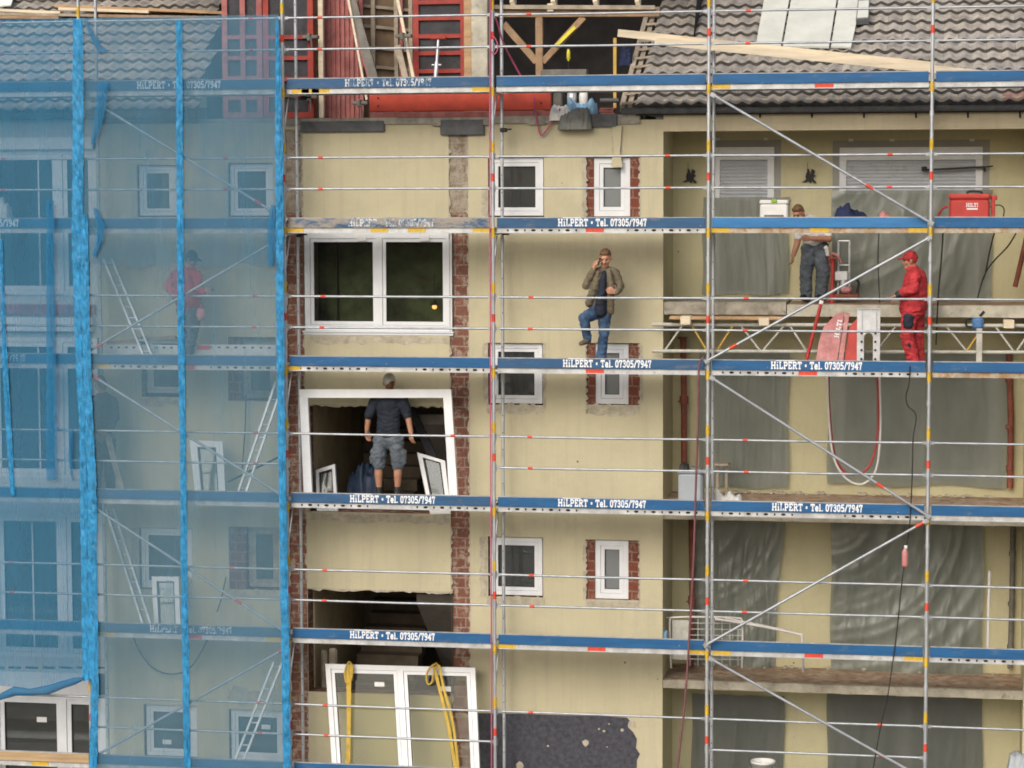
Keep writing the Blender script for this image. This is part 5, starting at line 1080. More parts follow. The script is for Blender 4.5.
# ================================================================== roof level: formwork, timber, attic
ZR = ZTOP
def panel(px0, px1, py0, Y, label, bars, mat='formred', face='plydark', zb_=None, post=()):
    a = rect(px0, py0, px1, 118, Y); z0 = zb_ or a[2]; root = empty('formwork_element', ((a[0]+a[1])/2, Y, z0), label, 'formwork panel', 'formwork panels on the wall head'); t = .085
    MB().box(a[0]+t, a[1]-t, Y+.05, Y+.07, z0+t, a[3]-t).build('plywood_face', face, root)
    mb = MB(); mb.box(a[0], a[0]+t, Y, Y+.1, z0, a[3]); mb.box(a[1]-t, a[1], Y, Y+.1, z0, a[3]); mb.box(a[0]+t+.001, a[1]-t-.001, Y, Y+.1, z0, z0+t); mb.box(a[0]+t+.001, a[1]-t-.001, Y, Y+.1, a[3]-t, a[3]); mb.build('edge_frame', mat, root)
    for y in bars: z = Zp((px0+px1)/2, y, Y); MB().box(a[0]+t+.001, a[1]-t-.001, Y+.005, Y+.049, z-.03, z+.03).build('cross_bar', mat, root)
    for x in post: X = Xp(x, 60, Y); MB().box(X-.04, X+.04, Y-.01, Y+.045, z0+t+.001, a[3]-t-.001).build('cross_bar', mat, root)
    return root
panel(222, 262, -30, 1.5, 'red framed formwork panel leftmost behind the netting', (37, 58, 78, 98), 'formpink', 'plydark', None, (243,))
panel(263, 313, -34, 1.35, 'red framed dark formwork panel beside the first scaffold post', (37, 58, 79, 95))
# ribbed dusty red side
a = rect(324, -36, 361, 118, 1.7); root = empty('formwork_element', ((a[0]+a[1])/2, 1.8, a[2]), 'dusty red formwork panel with close vertical ribs', 'formwork panel', 'formwork panels on the wall head')
MB().box(a[0], a[1], 1.78, 1.82, a[2], a[3]).build('plywood_face', 'formpink', root)
for i in range(9): x = a[0]+(a[1]-a[0])*i/8; MB().box(x-.016, x+.016, 1.745+.006*(i % 3), 1.779, a[2], a[3]).build('vertical_rib', 'formpink', root)
# brown gap boards and yellow stud
for (x0, x1, Y, m, lb) in ((313.5, 317, 1.75, 'woodold', 'brown board in the gap between red formwork panels'), (318, 323, 1.45, 'woodnew', 'yellow timber stud between the red formwork panels')):
    a = rect(x0, -36, x1, 118, Y); tag(MB().cbox(a[0], a[1], Y, Y+.08, a[2], a[3], 0, .006).build('timber_stud', m), lb, 'stud', 'timber studs in the formwork')
# timber backed panel
a = rect(361, -36, 413, 118, 2.0); root = empty('formwork_element', ((a[0]+a[1])/2, 2.1, a[2]), 'timber backed formwork panel with a grid of battens', 'formwork panel', 'formwork panels on the wall head')
def slant(x, z, y): return V3(x, y, z)
MB().add([(a[0], 2.0, a[2]), (a[1], 2.6, a[2]), (a[1], 2.6, a[3]), (a[0], 2.0, a[3]), (a[0], 2.05, a[2]), (a[1], 2.65, a[2]), (a[1], 2.65, a[3]), (a[0], 2.05, a[3])], [(0, 1, 2, 3), (7, 6, 5, 4), (0, 4, 5, 1), (1, 5, 6, 2), (2, 6, 7, 3), (3, 7, 4, 0)]).build('plywood_face', 'ply', root)
for t, m in ((.02, 'formpink'), (.22, 'woodgrey'), (.6, 'woodgrey'), (.68, 'formpink'), (.84, 'woodgrey'), (.97, 'formpink')):
    x, y = a[0]+(a[1]-a[0])*t, 2.0+.6*t; MB().box(x-.03, x+.03, y-.1, y-.03, a[2], a[3]).build('vertical_rib', m, root)
for py in (8, 28, 49, 68, 90): z = Zp(385, py, 2.2); MB().add([(a[0], 1.93, z+.05), (a[1], 2.53, z-.01), (a[1], 2.53, z-.055), (a[0], 1.93, z+.005), (a[0], 1.96, z+.05), (a[1], 2.56, z-.01), (a[1], 2.56, z-.055), (a[0], 1.96, z+.005)], [(3, 2, 1, 0), (4, 5, 6, 7), (1, 5, 4, 0), (3, 7, 6, 2)]).build('batten', 'woodgrey', root)
p4 = panel(413, 466, -34, 1.6, 'red framed formwork panel standing beside the timber column', (2, 18, 36, 53, 71, 90))
# clamps on the panels
for (x, y, lb) in ((312, 37, 'steel clamp gripping the red panels above the rails'), (311, 97, 'steel clamp gripping the red panels below the blue board'), (362, 103, 'steel clamp on the panel foot left of the bright red plank'), (405, 36, 'steel clamp joining timber backed panel and red panel')):
    c = at(x, y, 1.25); mb = MB(); mb.cbox(c.x-.14, c.x+.1, 1.2, 1.3, c.z-.025, c.z+.025, 0, .01); mb.cbox(c.x-.06, c.x-.01, 1.17, 1.32, c.z-.06, c.z+.05, 0, .01); mb.tube([c+V3(.0, -.06, -.02), c+V3(.02, -.06, -.22)], .013, 6); tag(mb.build('formwork_clamp', 'greypipe'), lb, 'clamp', 'formwork clamps')
# column
a = rect(464, -40, 471, 118, 1.5); b = rect(471, -40, 487.5, 118, 1.45)
root = MB().cbox(b[0]+.001, b[1], 1.45, 1.8, b[2], b[3], 0, .01).build('timber_column', 'concrete_light'); tag(root, 'pale square column between red formwork and open attic', 'column'); MB().box(a[0], a[1], 1.5, 1.78, a[2], a[3]).build('brown_edge_board', 'woodbrown', root)
# props and leaning planks
A, B = at(434.5, 92, 1.3), at(438.5, 38, 1.5); root = MB().tube([A, A.lerp(B, .55)], .032, 8).build('push_pull_prop', 'galv'); tag(root, 'short steel prop in front of the red formwork panel', 'prop'); MB().tube([A.lerp(B, .5), B], .022, 8).build('inner_tube', 'galv', root); C = A.lerp(B, .5); MB().tube([C-V3(.07, 0, 0), C+V3(.07, 0, 0)], .014, 6).build('collar_handle', 'galv', root); MB().cbox(B.x-.12, B.x+.12, 1.45, 1.52, B.z-.02, B.z+.02).build('head_plate', 'formred', root)
for (x0, y0, x1, y1, Y, wd, m, lb) in ((380, 100, 349, -10, 1.2, .13, 'greypipe', 'dark grey plank leaning on the ribbed red panel'), (375, 100, 345, -10, 1.3, .04, 'casepink', 'thin pinkish batten leaning beside the dark grey plank'), (367, 100, 347, -10, 1.15, .03, 'woodnew', 'thin pale batten leaning left of the dark grey plank'),
                                      (418, 100, 396, -10, 1.3, .045, 'woodnew', 'pale timber batten leaning on the timber backed panel'), (411, 100, 398, 46, 1.35, .09, 'woodgrey', 'short grey plank leaning before the timber backed panel')):
    tag(MB().beam(at(x0, y0, Y), at(x1, y1, Y+.3), wd, .05).build('leaning_plank', m), lb, 'plank', 'planks leaning on the formwork')
# bright red plank
a = rect(369, 91, 551, 111, 1.02); root = MB().cbox(a[0], a[1], 1.02, 1.07, a[2], a[3], 0, .012).build('formwork_plank', 'formorange'); tag(root, 'long bright red formwork plank lying on the wall head', 'plank')
b = rect(370, 111.5, 551, 118, 1.02); MB().box(b[0], b[1], 1.0, 1.09, b[2]+.01, b[3]).build('foot_strip', 'formpink', root)
mb = MB()
for (x, y) in ((378, 98), (378, 106), (377, 113), (541, 103)): c = at(x, y, 1.01); mb.tube([c, c+V3(0, .012, 0)], .014, 8)
mb.build('bolt_hole', 'dark', root)
# attic timber frame
YT = 1.9; c = at(540, 118, YT); root = empty('roof_truss', c, 'brown timber roof frame with post and two braces in the open attic', 'roof truss')
MB().beam(at(540, 118, YT), at(539.5, 16, YT), .105, .12).build('post', 'woodold', root); MB().beam(at(488, 14, YT), at(660, 13, YT), .1, .14).build('purlin', 'woodold', root); MB().beam(at(494, 7, YT-.12), at(655, 7.5, YT-.12), .06, .05).build('purlin_board', 'woodgrey', root)
MB().beam(at(504, 24, YT), at(537, 62, YT), .1, .1).build('brace', 'woodold', root); MB().beam(at(584, 17, YT), at(543, 62, YT), .09, .1).build('brace', 'woodold', root)
for x in (513, 554, 596, 638): MB().beam(at(x, 5, YT-.1), at(x, -28, YT+.9), .065, .12).build('rafter', 'woodnew', root)
for x in (552,): MB().box(at(x, 12, YT).x-.05, at(x, 12, YT).x+.04, YT-.13, YT-.08, at(x, 12, YT).z, at(x, 4, YT).z).build('rafter_stub', 'woodnew', root)
tag(MB().beam(at(556, 46, YT-.08), at(575, 27, YT-.08), .05, .03).build('spirit_level', 'spirit'), 'yellow spirit level lying along the right timber brace', 'spirit level')
a, b = at(568.5, 73, 1.3), at(568.5, 49, 1.3); root = MB().tube([a, a.lerp(b, .55)], .008, 6).build('marker_rod', 'iron'); tag(root, 'thin rod with yellow tip standing at the open attic', 'marker'); MB().tube([a.lerp(b, .5), a.lerp(b, .62), a.lerp(b, .9), b], [.012, .03, .026, .012], 8).build('yellow_tip', 'spirit', root)
a = rect(541, 69.5, 587, 74, 1.25); tag(MB().cbox(a[0], a[1], 1.2, 1.4, a[2]-.02, a[3], 0, .01).build('metal_channel', 'greypipe'), 'grey metal channel lying across the open attic front', 'channel')
tag(MB().beam(at(615, 108, 1.6), at(615, 38, 1.6), .045, .05).build('timber_stud', 'girderyellow'), 'orange timber stud at the right of the open attic', 'stud')
heap(619, 632, 44, 2.2, Zp(625, 66, 2.2), 'bluecloth', 'hanging_jacket', 'blue jacket hanging in the dark attic by the battens', 'jacket', .15, 31)
for (x0, x1, y0, y1, Y, m, nm, lb, ct) in ((553, 562, 93, 116, 1.5, 'greypipe', 'metal_tray', 'grey tray standing behind the red plank end', 'tray'), (567, 577, 92, 106, 1.45, 'alu', 'light_bucket', 'pale bucket shape behind the blue tarpaulin', 'bucket'), (579, 588, 92, 106, 1.4, 'whiteplastic', 'light_canister', 'white canister behind the blue tarpaulin', 'canister'), (598, 615, 104, 113, 1.15, 'formpink', 'roof_tile_stack', 'small stack of red tiles beside the bare battens', 'tiles'), (600, 618, 98, 103, 1.3, 'lead', 'dark_tube', 'dark tube lying above the red tile stack', 'tube')):
    a = rect(x0, y0, x1, y1, Y); mb = MB(); zz_ = min(a[2], ZTOP+.02) if nm not in ('dark_tube',) else a[2]
    if nm == 'light_bucket' or nm == 'light_canister': r = (a[1]-a[0])/2; mb.lathe(V3((a[0]+a[1])/2, Y, ZTOP), [(.001, 0), (r*.7, 0), (r, (a[3]-ZTOP)*.8), (r*.9, a[3]-ZTOP), (.001, a[3]-ZTOP)], 14)
    elif nm == 'roof_tile_stack': [mb.cbox(a[0]+rnd(0, .03), a[1]-rnd(0, .03), Y, Y+.25, ZTOP+.01+i*.035, ZTOP+.04+i*.035, 0, .005) for i in range(5)]
    elif nm == 'dark_tube': mb.tube([V3(a[0], Y, (a[2]+a[3])/2), V3(a[1], Y+.05, (a[2]+a[3])/2)], .035, 10)
    else: mb.cbox(a[0], a[1], Y, Y+.3, zz_, a[3], 0, .02); mb.box(a[0]+.04, a[1]-.04, Y-.004, Y-.001, zz_+.1, a[3]-.05)
    tag(mb.build(nm, m), lb, ct)
ZH = ZTOP+.02
heap(550, 574, 103.5, 1.0, ZH-.03, 'whiteplastic', 'white_sack', 'white sack lying at the end of the bright red plank', 'sack', .3, 41, lambda u: 1)
heap(566, 598, 98, 1.12, ZH, 'lightblue', 'tarpaulin', 'light blue plastic tarpaulin heaped at the roof edge', 'tarpaulin', .35, 42, lambda u: .7+.3*math.sin(u*9))
heap(558, 592, 105.5, .93, ZH-.16, 'tarp', 'tarpaulin', 'grey tarpaulin spread over the roof edge below the blue one', 'tarpaulin', .3, 43, lambda u: (.5+.5*u)*min(1, 8*(1-u)))
# white boards on the roof, planks
for (P, lb) in (([(756, 46), (781, 47), (793, -20), (768, -20)], 'narrow stained pale board lying on the grey roof tiles, leftmost of three'), ([(783, 47.5), (829, 48.5), (840, -20), (795, -20)], 'widest pale board lying on the grey roof tiles'), ([(831, 48), (851, 48.5), (866, -20), (842, -20)], 'pale board on the roof tiles beside the skylight')):
    mb = MB(); slopebox(mb, *[roofpt(x, y, .05) for x, y in P], .03); tag(mb.build('roof_board', 'palesheet'), lb, 'board', 'pale boards on the roof')
for (a, b, Y, wd, lb) in (((618, 33), (935, 66), .55, .05, 'long pale plank sloping across the roof scaffold, upper of the two'), ((655, 41), (1100, 86), .5, .05, 'longest pale plank sloping across the roof scaffold to the right edge')):
    A, B = at(*a, Y), at(*b, Y); mb = MB(); mb.beam(A, B, .105, wd); tag(mb.build('long_plank', 'woodnew'), lb, 'plank', 'long pale planks over the roof scaffold')
for i, (a, b, up, m, lb) in enumerate((((-30, 9), (62, 13), .15, 'woodnew', 'pale plank on the left roof lying outermost'), ((-20, 14), (98, 15.5), .05, 'woodgrey', 'grey weathered plank on the left roof under the pale one'), ((56, 6), (225, 13), .12, 'woodbrown', 'brown plank on the left roof reaching the red formwork'), ((60, 9), (150, 12), .2, 'woodnew', 'short pale plank on top of the brown roof plank'), ((100, 16), (222, 18), .06, 'woodold', 'dark brown plank on the left roof lying lowest'), ((88, 12), (196, 11), .1, 'woodbrown', 'brown plank with grey edge in the middle of the left roof pile'), ((-30, 17), (60, 18), .04, 'woodold', 'dark plank lowest at far left of the left roof'))):
    Yc = min(roofpt(*a).y, roofpt(*b).y)-.06-up; A, B = at(*a, Yc), at(*b, Yc); tag(MB().beam(A, B, .045, .16).build('roof_plank', m), lb, 'plank', 'planks on the left roof')
mb = MB(); slopebox(mb, *[roofpt(x, y, .1) for x, y in ((-12, 8), (11, 6), (20, -20), (-5, -20))], .02); tag(mb.build('white_sky_patch', 'paper'), 'white patch standing in for sky at the top left roof corner', 'sky patch')  # added white panel, stands in for bright sky beyond the roof
# ================================================================== people
import numpy as np
CLOTH = {'jacket': .006, 'jeans': .006, 'navy': .006, 'greycloth': .008, 'redcloth': .009, 'whitecloth': .007}
def capsule(a, b, ra, rb, rat):
    d = b-a; L = d.length; d = d/L if L > 1e-6 else V3(0, 0, 1); u = d.orthogonal().normalized(); w_ = d.cross(u); rows = []; n = 14
    for i in range(5): t = math.pi/2*(i/4.0); rows.append((a, -math.cos(t)*ra, max(1e-3, math.sin(t))*ra))
    for i in range(5): t = math.pi/2*(i/4.0); rows.append((b, math.sin(t)*rb, max(1e-3, math.cos(t))*rb))
    vs = []
    for (c, h, r) in rows:
        for k in range(n):
            q = 2*math.pi*k/n; o = d*h+(u*math.cos(q)+w_*math.sin(q))*r; o.y *= rat; vs.append(c+o)
    fs = [(i*n+k, i*n+(k+1) % n, (i+1)*n+(k+1) % n, (i+1)*n+k) for i in range(9) for k in range(n)]+[tuple(reversed(range(n))), tuple(range(9*n, 10*n))]
    return vs, fs
def flesh(prims, name, parent=None, base=None, vox=.0085, smooth=3):
    mb = MB()
    for p in prims: mb.add(*capsule(p[1], p[2], p[3], p[4], p[5] if len(p) > 5 else 1))
    me = bpy.data.meshes.new('tmp'); me.from_pydata(mb.v, [], mb.f); o = bpy.data.objects.new('tmp', me); COL.objects.link(o)
    r = o.modifiers.new('r', 'REMESH'); r.mode = 'VOXEL'; r.voxel_size = vox; s = o.modifiers.new('s', 'SMOOTH'); s.factor = .5; s.iterations = smooth
    dg = bpy.context.evaluated_depsgraph_get(); res = bpy.data.meshes.new_from_object(o.evaluated_get(dg)); bpy.data.objects.remove(o)
    n = len(res.vertices); co_ = np.empty(n*3); res.vertices.foreach_get('co', co_); co_ = co_.reshape(-1, 3); nf = len(res.polygons); cen = np.empty(nf*3); res.polygons.foreach_get('center', cen); cen = cen.reshape(-1, 3)
    best = np.full(nf, 1e9); idx = np.zeros(nf, int); mats = []
    for p in prims:
        if p[0] not in mats: mats.append(p[0])
        a, b = np.array(p[1]), np.array(p[2]); d = b-a; rat = p[5] if len(p) > 5 else 1; sc = np.array([1, 1/rat, 1]); a_, d_ = a*sc, d*sc; q = cen*sc
        t = np.clip(((q-a_)@d_)/max(1e-9, d_@d_), 0, 1); dist = np.linalg.norm(q-a_-t[:, None]*d_, axis=1)-(p[3]+(p[4]-p[3])*t); k = dist < best; best[k] = dist[k]; idx[k] = mats.index(p[0])
    nrm = np.empty(n*3); res.vertices.foreach_get('normal', nrm); nrm = nrm.reshape(-1, 3); wgt = np.zeros(n)
    for pl_, k in zip(res.polygons, idx):                      # creases in the cloth
        g_ = CLOTH.get(mats[k], 0)
        if g_:
            for vi in pl_.vertices: wgt[vi] = g_
    for i in np.nonzero(wgt)[0]:
        x, y, z = co_[i]; q_ = mnoise.noise((x*9+z*6, y*9, z*13-x*5)); r_ = mnoise.noise((x*18+5, y*18, z*25+x*9))
        co_[i] += nrm[i]*wgt[i]*(1.6*(.5-abs(q_)*2)+.8*r_)
    base = base or Vector((co_[:, 0].mean(), co_[:, 1].mean(), co_[:, 2].min())); co_ = co_-np.array(base); res.vertices.foreach_set('co', co_.ravel())
    res.materials.clear()
    for m in mats: res.materials.append(M[m])
    res.polygons.foreach_set('material_index', idx.astype(np.int32)); res.polygons.foreach_set('use_smooth', np.ones(nf, bool)); res.name = name; res.update()
    ob = bpy.data.objects.new(name, res); COL.objects.link(ob); WLOC[ob.name] = Vector(base)
    if parent: ob.parent = parent; ob.location = Vector(base)-WLOC[parent.name]
    else: ob.location = base
    return ob
def headprims(H, f, skin, up=None):
    f = Vector(f).normalized(); up = (Vector(up) if up else V3(0, 0, 1)); up = (up-f*up.dot(f)).normalized(); s = f.cross(up)
    def q(a, b, c): return H+f*a+s*b+up*c
    P = [(skin, q(-.012, 0, .035), q(.008, 0, -.045), .080, .062), (skin, q(.03, 0, -.09), q(.045, 0, -.095), .038, .034), (skin, q(.07, 0, .0), q(.098, 0, -.032), .012, .017),
         (skin, q(.068, -.028, .03), q(.068, .028, .03), .016, .016), (skin, q(.05, -.04, -.03), q(.05, .04, -.03), .026, .026)]
    for k in (-1, 1): P += [(skin, q(-.01, .08*k, .005), q(-.012, .083*k, -.03), .02, .015), ('eye', q(.076, .03*k, .008), q(.076, .036*k, .008), .011, .011)]
    P.append(('lip', q(.078, -.018, -.065), q(.078, .018, -.065), .009, .009))
    return P, q
def hairprims(q, m='hair'):
    return [(m, q(-.02, 0, .055), q(-.035, 0, .0), .083, .078), (m, q(.035, -.035, .09), q(.035, .035, .09), .032, .032), (m, q(-.04, 0, -.01), q(-.045, 0, -.05), .068, .05), (m, q(-.005, .068, .04), q(-.01, .07, .0), .02, .013), (m, q(-.005, -.068, .04), q(-.01, -.07, .0), .02, .013)]
def capprims(q, m, visor=True):
    P = [(m, q(-.012, 0, .055), q(-.012, 0, .048), .092, .094), (m, q(-.03, 0, .03), q(-.03, 0, .028), .088, .086)]
    if visor:
        for b in (-.05, -.025, 0, .025, .05): P.append((m, q(.06, b, .052), q(.155-abs(b)*.5, b, .036), .012, .010))
    return P
def hand(W, d, side, m, curl=.5):
    d = Vector(d).normalized(); side = Vector(side); side = (side-d*side.dot(d)).normalized(); c = d.cross(side); P = []
    for i, (o, L) in enumerate(((.032, .072), (.011, .08), (-.011, .075), (-.032, .058))):
        a = W+side*o*.6+d*.01; b = W+side*o+d*.085; P.append((m, a, b, .018, .014))
        d1 = d*math.cos(curl)+c*math.sin(curl); d2 = d*math.cos(curl*2.2)+c*math.sin(curl*2.2); k = b+d1*L*.5; P += [(m, b, k, .0105, .0098), (m, k, k+d2*L*.5, .0098, .0085)]
    t = W+side*.035+d*.03; P += [(m, t, t+side*.025+d*.035, .014, .012), (m, t+side*.025+d*.035, t+side*.02+d*.065+c*.015, .011, .0095)]
    return P
def chain(m, pts, rs, rat=1): return [(m, pts[i], pts[i+1], rs[i], rs[i+1], rat) for i in range(len(pts)-1)]
def person(label, body, extra=()):
    o = flesh(body, 'person'); tag(o, label, 'person')
    for nm, pr in extra: flesh(pr, nm, o)
    return o

# man with the phone
J = lambda x, y, d=0: at(x, y, .42+d)
P, q = headprims(J(605.5, 257.8, -.06), (-.08, -.92, -.42), 'skin')
P += chain('skin', [J(605, 262.5, -.02), J(604.5, 270, .02)], [.056, .062])
P += chain('jacket', [J(600.5, 303), J(603, 290), J(604, 278)], [.152, .15, .16], .66)+chain('jacket', [J(594, 273), J(604.5, 270.5), J(615, 273)], [.07, .075, .07])
P += chain('navy', [J(604, 273, -.1), J(602, 290, -.115), J(600.5, 311, -.095)], [.035, .062, .095])+chain('jacket', [J(609, 271, -.1), J(611.5, 288, -.1), J(610.5, 311, -.06)], [.03, .05, .055])+chain('jacket', [J(598, 272, -.1), J(594, 288, -.1), J(589, 303, -.06)], [.03, .055, .06])
P += chain('jacket', [J(592.5, 273.5), J(586, 285.5, -.09), J(592.8, 271, -.13)], [.066, .058, .046])+hand(J(593.4, 268.8, -.13), (.25, .08, .96), (.5, -.8, 0), 'skin', .45)
P += chain('jacket', [J(615.5, 273.5), J(620.5, 287, .02), J(616.5, 292, -.14)], [.066, .057, .048])+hand(J(615, 291.8, -.17), (-.9, -.3, .1), (.1, -.2, .9), 'skin', .8)
P += chain('jeans', [J(597, 310), J(603, 310)], [.125, .125], .8)+chain('jeans', [J(605, 313), J(603.8, 335, -.04), J(600.5, 360, .0)], [.10, .075, .07])
P += chain('jeans', [J(594.5, 313), J(584, 318, -.3), J(587.5, 338, -.2)], [.1, .082, .062])+chain('shoe', [J(588.5, 340.5, -.19), J(581, 343.5, -.3)], [.045, .035])+chain('shoe', [V3(J(600.5, 360).x, .44, 5.9), V3(J(598, 360).x, .27, 5.89)], [.048, .038])
man = person('man in olive jacket and jeans talking on a phone with one leg raised', P, (('hair', hairprims(q)),))
c = J(598.8, 262, -.12); mb = MB(); mb.beam(c-V3(.01, 0, .05), c+V3(.02, 0, .06), .05, .012, 0, V3(1, .3, 0)); tag(mb.build('mobile_phone', 'black'), 'black mobile phone held at the ear of the olive jacketed man', 'phone')
# worker in red with red cap
J = lambda x, y, d=0: at(x, y, .40+d)
P, q = headprims(J(909.5, 260.5), (-1, -.18, -.06), 'skintan')
P += chain('skintan', [J(911.5, 264), J(913, 271)], [.058, .065])
P += chain('redcloth', [J(913.5, 303), J(914.5, 290), J(915.5, 279)], [.185, .175, .16], 1.15)+chain('redcloth', [J(914.5, 274, -.16), J(914, 272, 0), J(913.5, 274, .16)], [.07, .085, .07])+chain('redcloth', [J(911.5, 269), J(913.5, 270)], [.075, .08])
P += chain('redcloth', [J(915, 274.5, -.2), J(913, 289, -.27), J(901, 293.5, -.24)], [.085, .074, .06])+chain('black', [J(900.5, 293.8, -.24), J(898.5, 294.8, -.24)], [.06, .056])+hand(J(897, 295.3, -.24), (-.75, -.1, -.6), (-.2, -.9, .2), 'skintan', .6)
P += chain('redcloth', [J(913, 275, .19), J(909, 291, .24), J(900.5, 296, .15)], [.078, .066, .056])+hand(J(898.5, 296.5, .14), (-.8, 0, -.5), (0, .9, .2), 'skintan', .6)
P += chain('redcloth', [J(912.5, 307.5, -.04), J(913.5, 307.5, .04)], [.188, .188], 1.1)
P += chain('redcloth', [J(911, 313, -.06), J(915, 311, .06)], [.14, .14], 1.05)+chain('redcloth', [J(909.5, 314, -.1), J(907, 336, -.13), J(914, 362, -.1)], [.115, .092, .088])+chain('redcloth', [J(916.5, 314, .09), J(917, 336, .08), J(919, 362, .08)], [.115, .092, .085])
P += chain('navy', [J(909, 317.5, -.16), J(908, 325, -.175)], [.082, .072])+chain('navy', [J(909, 344, -.19), J(911, 350, -.17)], [.03, .03])
for (x, d) in ((913.5, -.1), (918.5, .08)): b = J(x, 364, d); P += chain('black', [V3(b.x, b.y, 5.9), V3(b.x-.17, b.y-.02, 5.885)], [.05, .038])
P += [('whitecloth', J(916.5, 281, -.272), J(912.5, 284, -.29), .016, .014), ('whitecloth', J(916, 285, -.29), J(912.8, 287.5, -.30), .014, .014)]
person('worker in red jacket, red trousers and red cap standing at the guardrail', P, (('cap', capprims(q, 'redcloth')),))
# man in shorts seen from behind
J = lambda x, y, d=0: at(x, y, .72+d)
P, q = headprims(J(389.5, 382.8), (.12, 1, -.1), 'skintan')
P += chain('skintan', [J(389.3, 386), J(389, 397)], [.06, .068])+chain('hair', [J(389.5, 381.5, -.035), J(389.5, 386, -.04)], [.074, .058])
P += chain('navy', [J(388, 433), J(388.5, 418), J(389, 405)], [.175, .175, .19], .62)+chain('navy', [J(375.5, 401), J(389, 397.5), J(402.5, 401)], [.075, .085, .075])+chain('navy', [J(380, 440), J(396, 440)], [.075, .075])
P += chain('navy', [J(374.5, 402), J(369.3, 415)], [.082, .072])+chain('skintan', [J(369, 414), J(367, 430, .02)], [.05, .036])+hand(J(367.2, 431, .02), (.05, .1, -1), (.6, .7, 0), 'skintan', .35)
P += chain('navy', [J(403.5, 402), J(407.3, 415)], [.082, .072])+chain('skintan', [J(407.5, 414), J(411, 433, -.05)], [.05, .036])+hand(J(411.3, 434, -.06), (.12, -.15, -1), (-.6, .6, 0), 'skintan', .45)
P += chain('greycloth', [J(381, 441), J(396, 441)], [.13, .13], .85)+chain('greycloth', [J(380, 445), J(379, 464)], [.108, .1])+chain('greycloth', [J(396.5, 445), J(398, 464)], [.108, .1])+chain('greycloth', [J(374, 452, .02), J(373.5, 461, .02)], [.06, .06])+chain('greycloth', [J(402.5, 452, .0), J(403, 461, 0)], [.06, .055])
P += chain('skintan', [J(378.8, 464), J(378.5, 474, -.015), J(379.2, 488)], [.058, .062, .04])+chain('skintan', [J(397.8, 464), J(397.8, 474, -.015), J(397.5, 488)], [.058, .062, .04])
for x in (379.2, 397.5): b = J(x, 490); P += chain('black', [J(x, 488.5), V3(b.x, b.y, 3.91)], [.052, .055])+chain('black', [V3(b.x, b.y-.02, 3.9), V3(b.x, b.y+.16, 3.885)], [.05, .04])
person('man in dark t-shirt, grey shorts and pale cap seen from behind', P, (('cap', capprims(q, 'greycap')),))
# worker leaning on the top loggia
J = lambda x, y, d=0: at(x, y, 1.62+d)
P, q = headprims(J(798.5, 213.5, -.1), (-.4, -.8, -.55), 'skintan')
P += chain('skintan', [J(800.5, 217, -.06), J(805, 224, .0)], [.06, .07])
P += chain('whitecloth', [J(815, 243), J(812, 233), J(809.5, 226)], [.16, .17, .17], .7)+chain('whitecloth', [J(800, 224), J(809, 221.5), J(820, 223.5)], [.075, .085, .078])
P += chain('whitecloth', [J(799.5, 225), J(798, 236, -.03)], [.078, .07])+chain('skintan', [J(798, 235.5, -.03), J(797.3, 243, -.04), J(793.5, 255, -.1)], [.052, .05, .036])+hand(J(793.2, 256, -.1), (-.1, -.2, -1), (.3, -.9, 0), 'skintan', .5)
P += chain('whitecloth', [J(821.5, 224.5), J(828, 236, -.06)], [.078, .066])+chain('skintan', [J(828, 236, -.06), J(829, 239, -.1), J(812, 238.5, -.24)], [.05, .05, .038])+hand(J(810.5, 238.3, -.25), (-1, 0, -.1), (0, -.3, .9), 'skintan', .6)
P += chain('greycloth', [J(810, 249), J(820, 248)], [.13, .13], .9)+chain('greycloth', [J(809, 252), J(806, 273, -.02), J(806, 296)], [.115, .095, .088])+chain('greycloth', [J(821, 252), J(823, 273, -.06), J(821, 296)], [.115, .098, .09])
for x in (806, 821): b = J(x, 298); P += chain('black', [V3(b.x, b.y, ZS1+.05), V3(b.x-.05, b.y-.16, ZS1+.042)], [.05, .038])
P += [('whitecloth', J(826, 248, -.12), J(828, 255, -.12), .03, .025)]
person('worker in white t-shirt and grey trousers bending his head on the top loggia', P, (('hair', hairprims(q)),))
# man in red jacket behind the net
J = lambda x, y, d=0: at(x, y, .42+d)
P, q = headprims(J(191.5, 260), (1, -.15, -.35), 'skintan')
P += chain('skintan', [J(189.5, 264), J(187, 272)], [.058, .066])
P += chain('redcloth', [J(189, 301), J(187, 288), J(185.5, 278)], [.2, .195, .19], .8)+chain('redcloth', [J(177, 274.5, .0), J(186.5, 270.5), J(196, 275, -.02)], [.08, .085, .075])+chain('redcloth', [J(183, 305), J(198, 308)], [.1, .085])
P += chain('redcloth', [J(176, 275, .02), J(168.5, 286, .05), J(176, 297, -.12)], [.08, .07, .06])+hand(J(178, 298.5, -.14), (.8, -.4, -.3), (0, -.4, .9), 'skintan', .5)
P += chain('redcloth', [J(197.5, 276, -.08), J(198.5, 289, -.16), J(203, 292, -.2)], [.076, .066, .055])+hand(J(204, 292, -.21), (1, -.1, .1), (0, -.3, .9), 'skintan', .5)
P += chain('greycloth', [J(185, 311), J(193, 311)], [.13, .12], .9)+chain('greycloth', [J(185, 314, .06), J(184, 334, .05), J(181.5, 358, .05)], [.11, .085, .075])+chain('greycloth', [J(194, 314, -.07), J(192.5, 334, -.08), J(187.5, 358, -.05)], [.11, .085, .075])
for (x, d) in ((181.5, .05), (187.5, -.05)): b = J(x, 358, d); P += chain('black', [V3(b.x, b.y, 5.9), V3(b.x+.17, b.y-.02, 5.885)], [.05, .038])
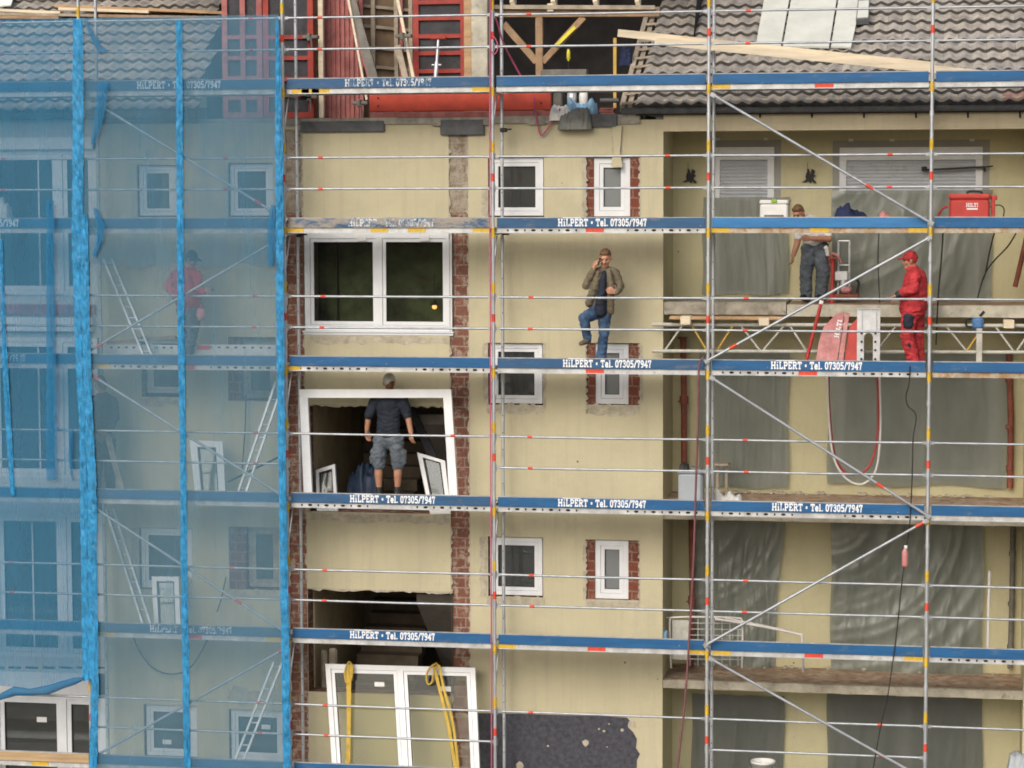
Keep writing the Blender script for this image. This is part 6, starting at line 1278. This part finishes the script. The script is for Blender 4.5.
person('man in red jacket and dark cap behind the blue netting', P, (('cap', capprims(q, 'navy')),))
c = J(209, 290.5, -.22); tag(MB().beam(c-V3(.05, 0, .0), c+V3(.08, 0, .015), .03, .012).build('hand_tool', 'black'), 'dark hand tool held out by the red jacketed man', 'tool')
c = J(201, 313, -.25); tag(MB().lathe(c-V3(0, 0, .12), [(.001, 0), (.06, .01), (.075, .1), (.06, .18), (.02, .2), (.001, .2)], 12).build('belt_pouch', 'casepink'), 'small reddish pouch hanging at the red jacketed man', 'pouch')
# dark dressed man half hidden by the tape
J = lambda x, y, d=0: at(x, y, .5+d)
P, q = headprims(J(100.5, 384.5), (-.75, .4, -.4), 'skintan')
P += chain('skintan', [J(101.5, 388.5), J(103, 396)], [.058, .066])+chain('navy', [J(104, 430), J(104, 415), J(103.5, 404)], [.165, .17, .175], .75)+chain('navy', [J(94, 400.5), J(103, 396.5), J(112, 401)], [.075, .085, .075])
P += chain('navy', [J(113, 401.5), J(115.5, 417, -.02)], [.076, .066])+chain('navy', [J(115.5, 417, -.02), J(109, 430, -.16)], [.062, .052])+hand(J(108, 431.5, -.17), (-.8, -.2, -.4), (0, -.6, .7), 'skintan', .6)
P += chain('navy', [J(93, 401.5), J(90, 417), J(90.5, 431, -.1)], [.076, .066, .05])+hand(J(90.6, 432.5, -.1), (0, -.2, -1), (.8, 0, 0), 'skintan', .5)
P += chain('greycloth', [J(99, 436), J(108, 436)], [.13, .13], .9)+chain('navy', [J(98, 440), J(97, 464), J(96.5, 490)], [.11, .085, .075])+chain('navy', [J(109, 440), J(110, 464), J(110.5, 490)], [.11, .085, .075])
for x in (96.5, 110.5): b = J(x, 490); P += chain('black', [V3(b.x, b.y, 3.9), V3(b.x-.12, b.y+.1, 3.885)], [.05, .038])
person('man in dark clothes behind the netting half hidden by tape band', P, (('hair', hairprims(q)),))
A, B = at(122, 490, .35), at(107, 433, .4); tag(MB().beam(A, B, .09, .03).build('leaning_board', 'woodgrey'), 'pale board leaning beside the dark dressed man behind netting', 'board')
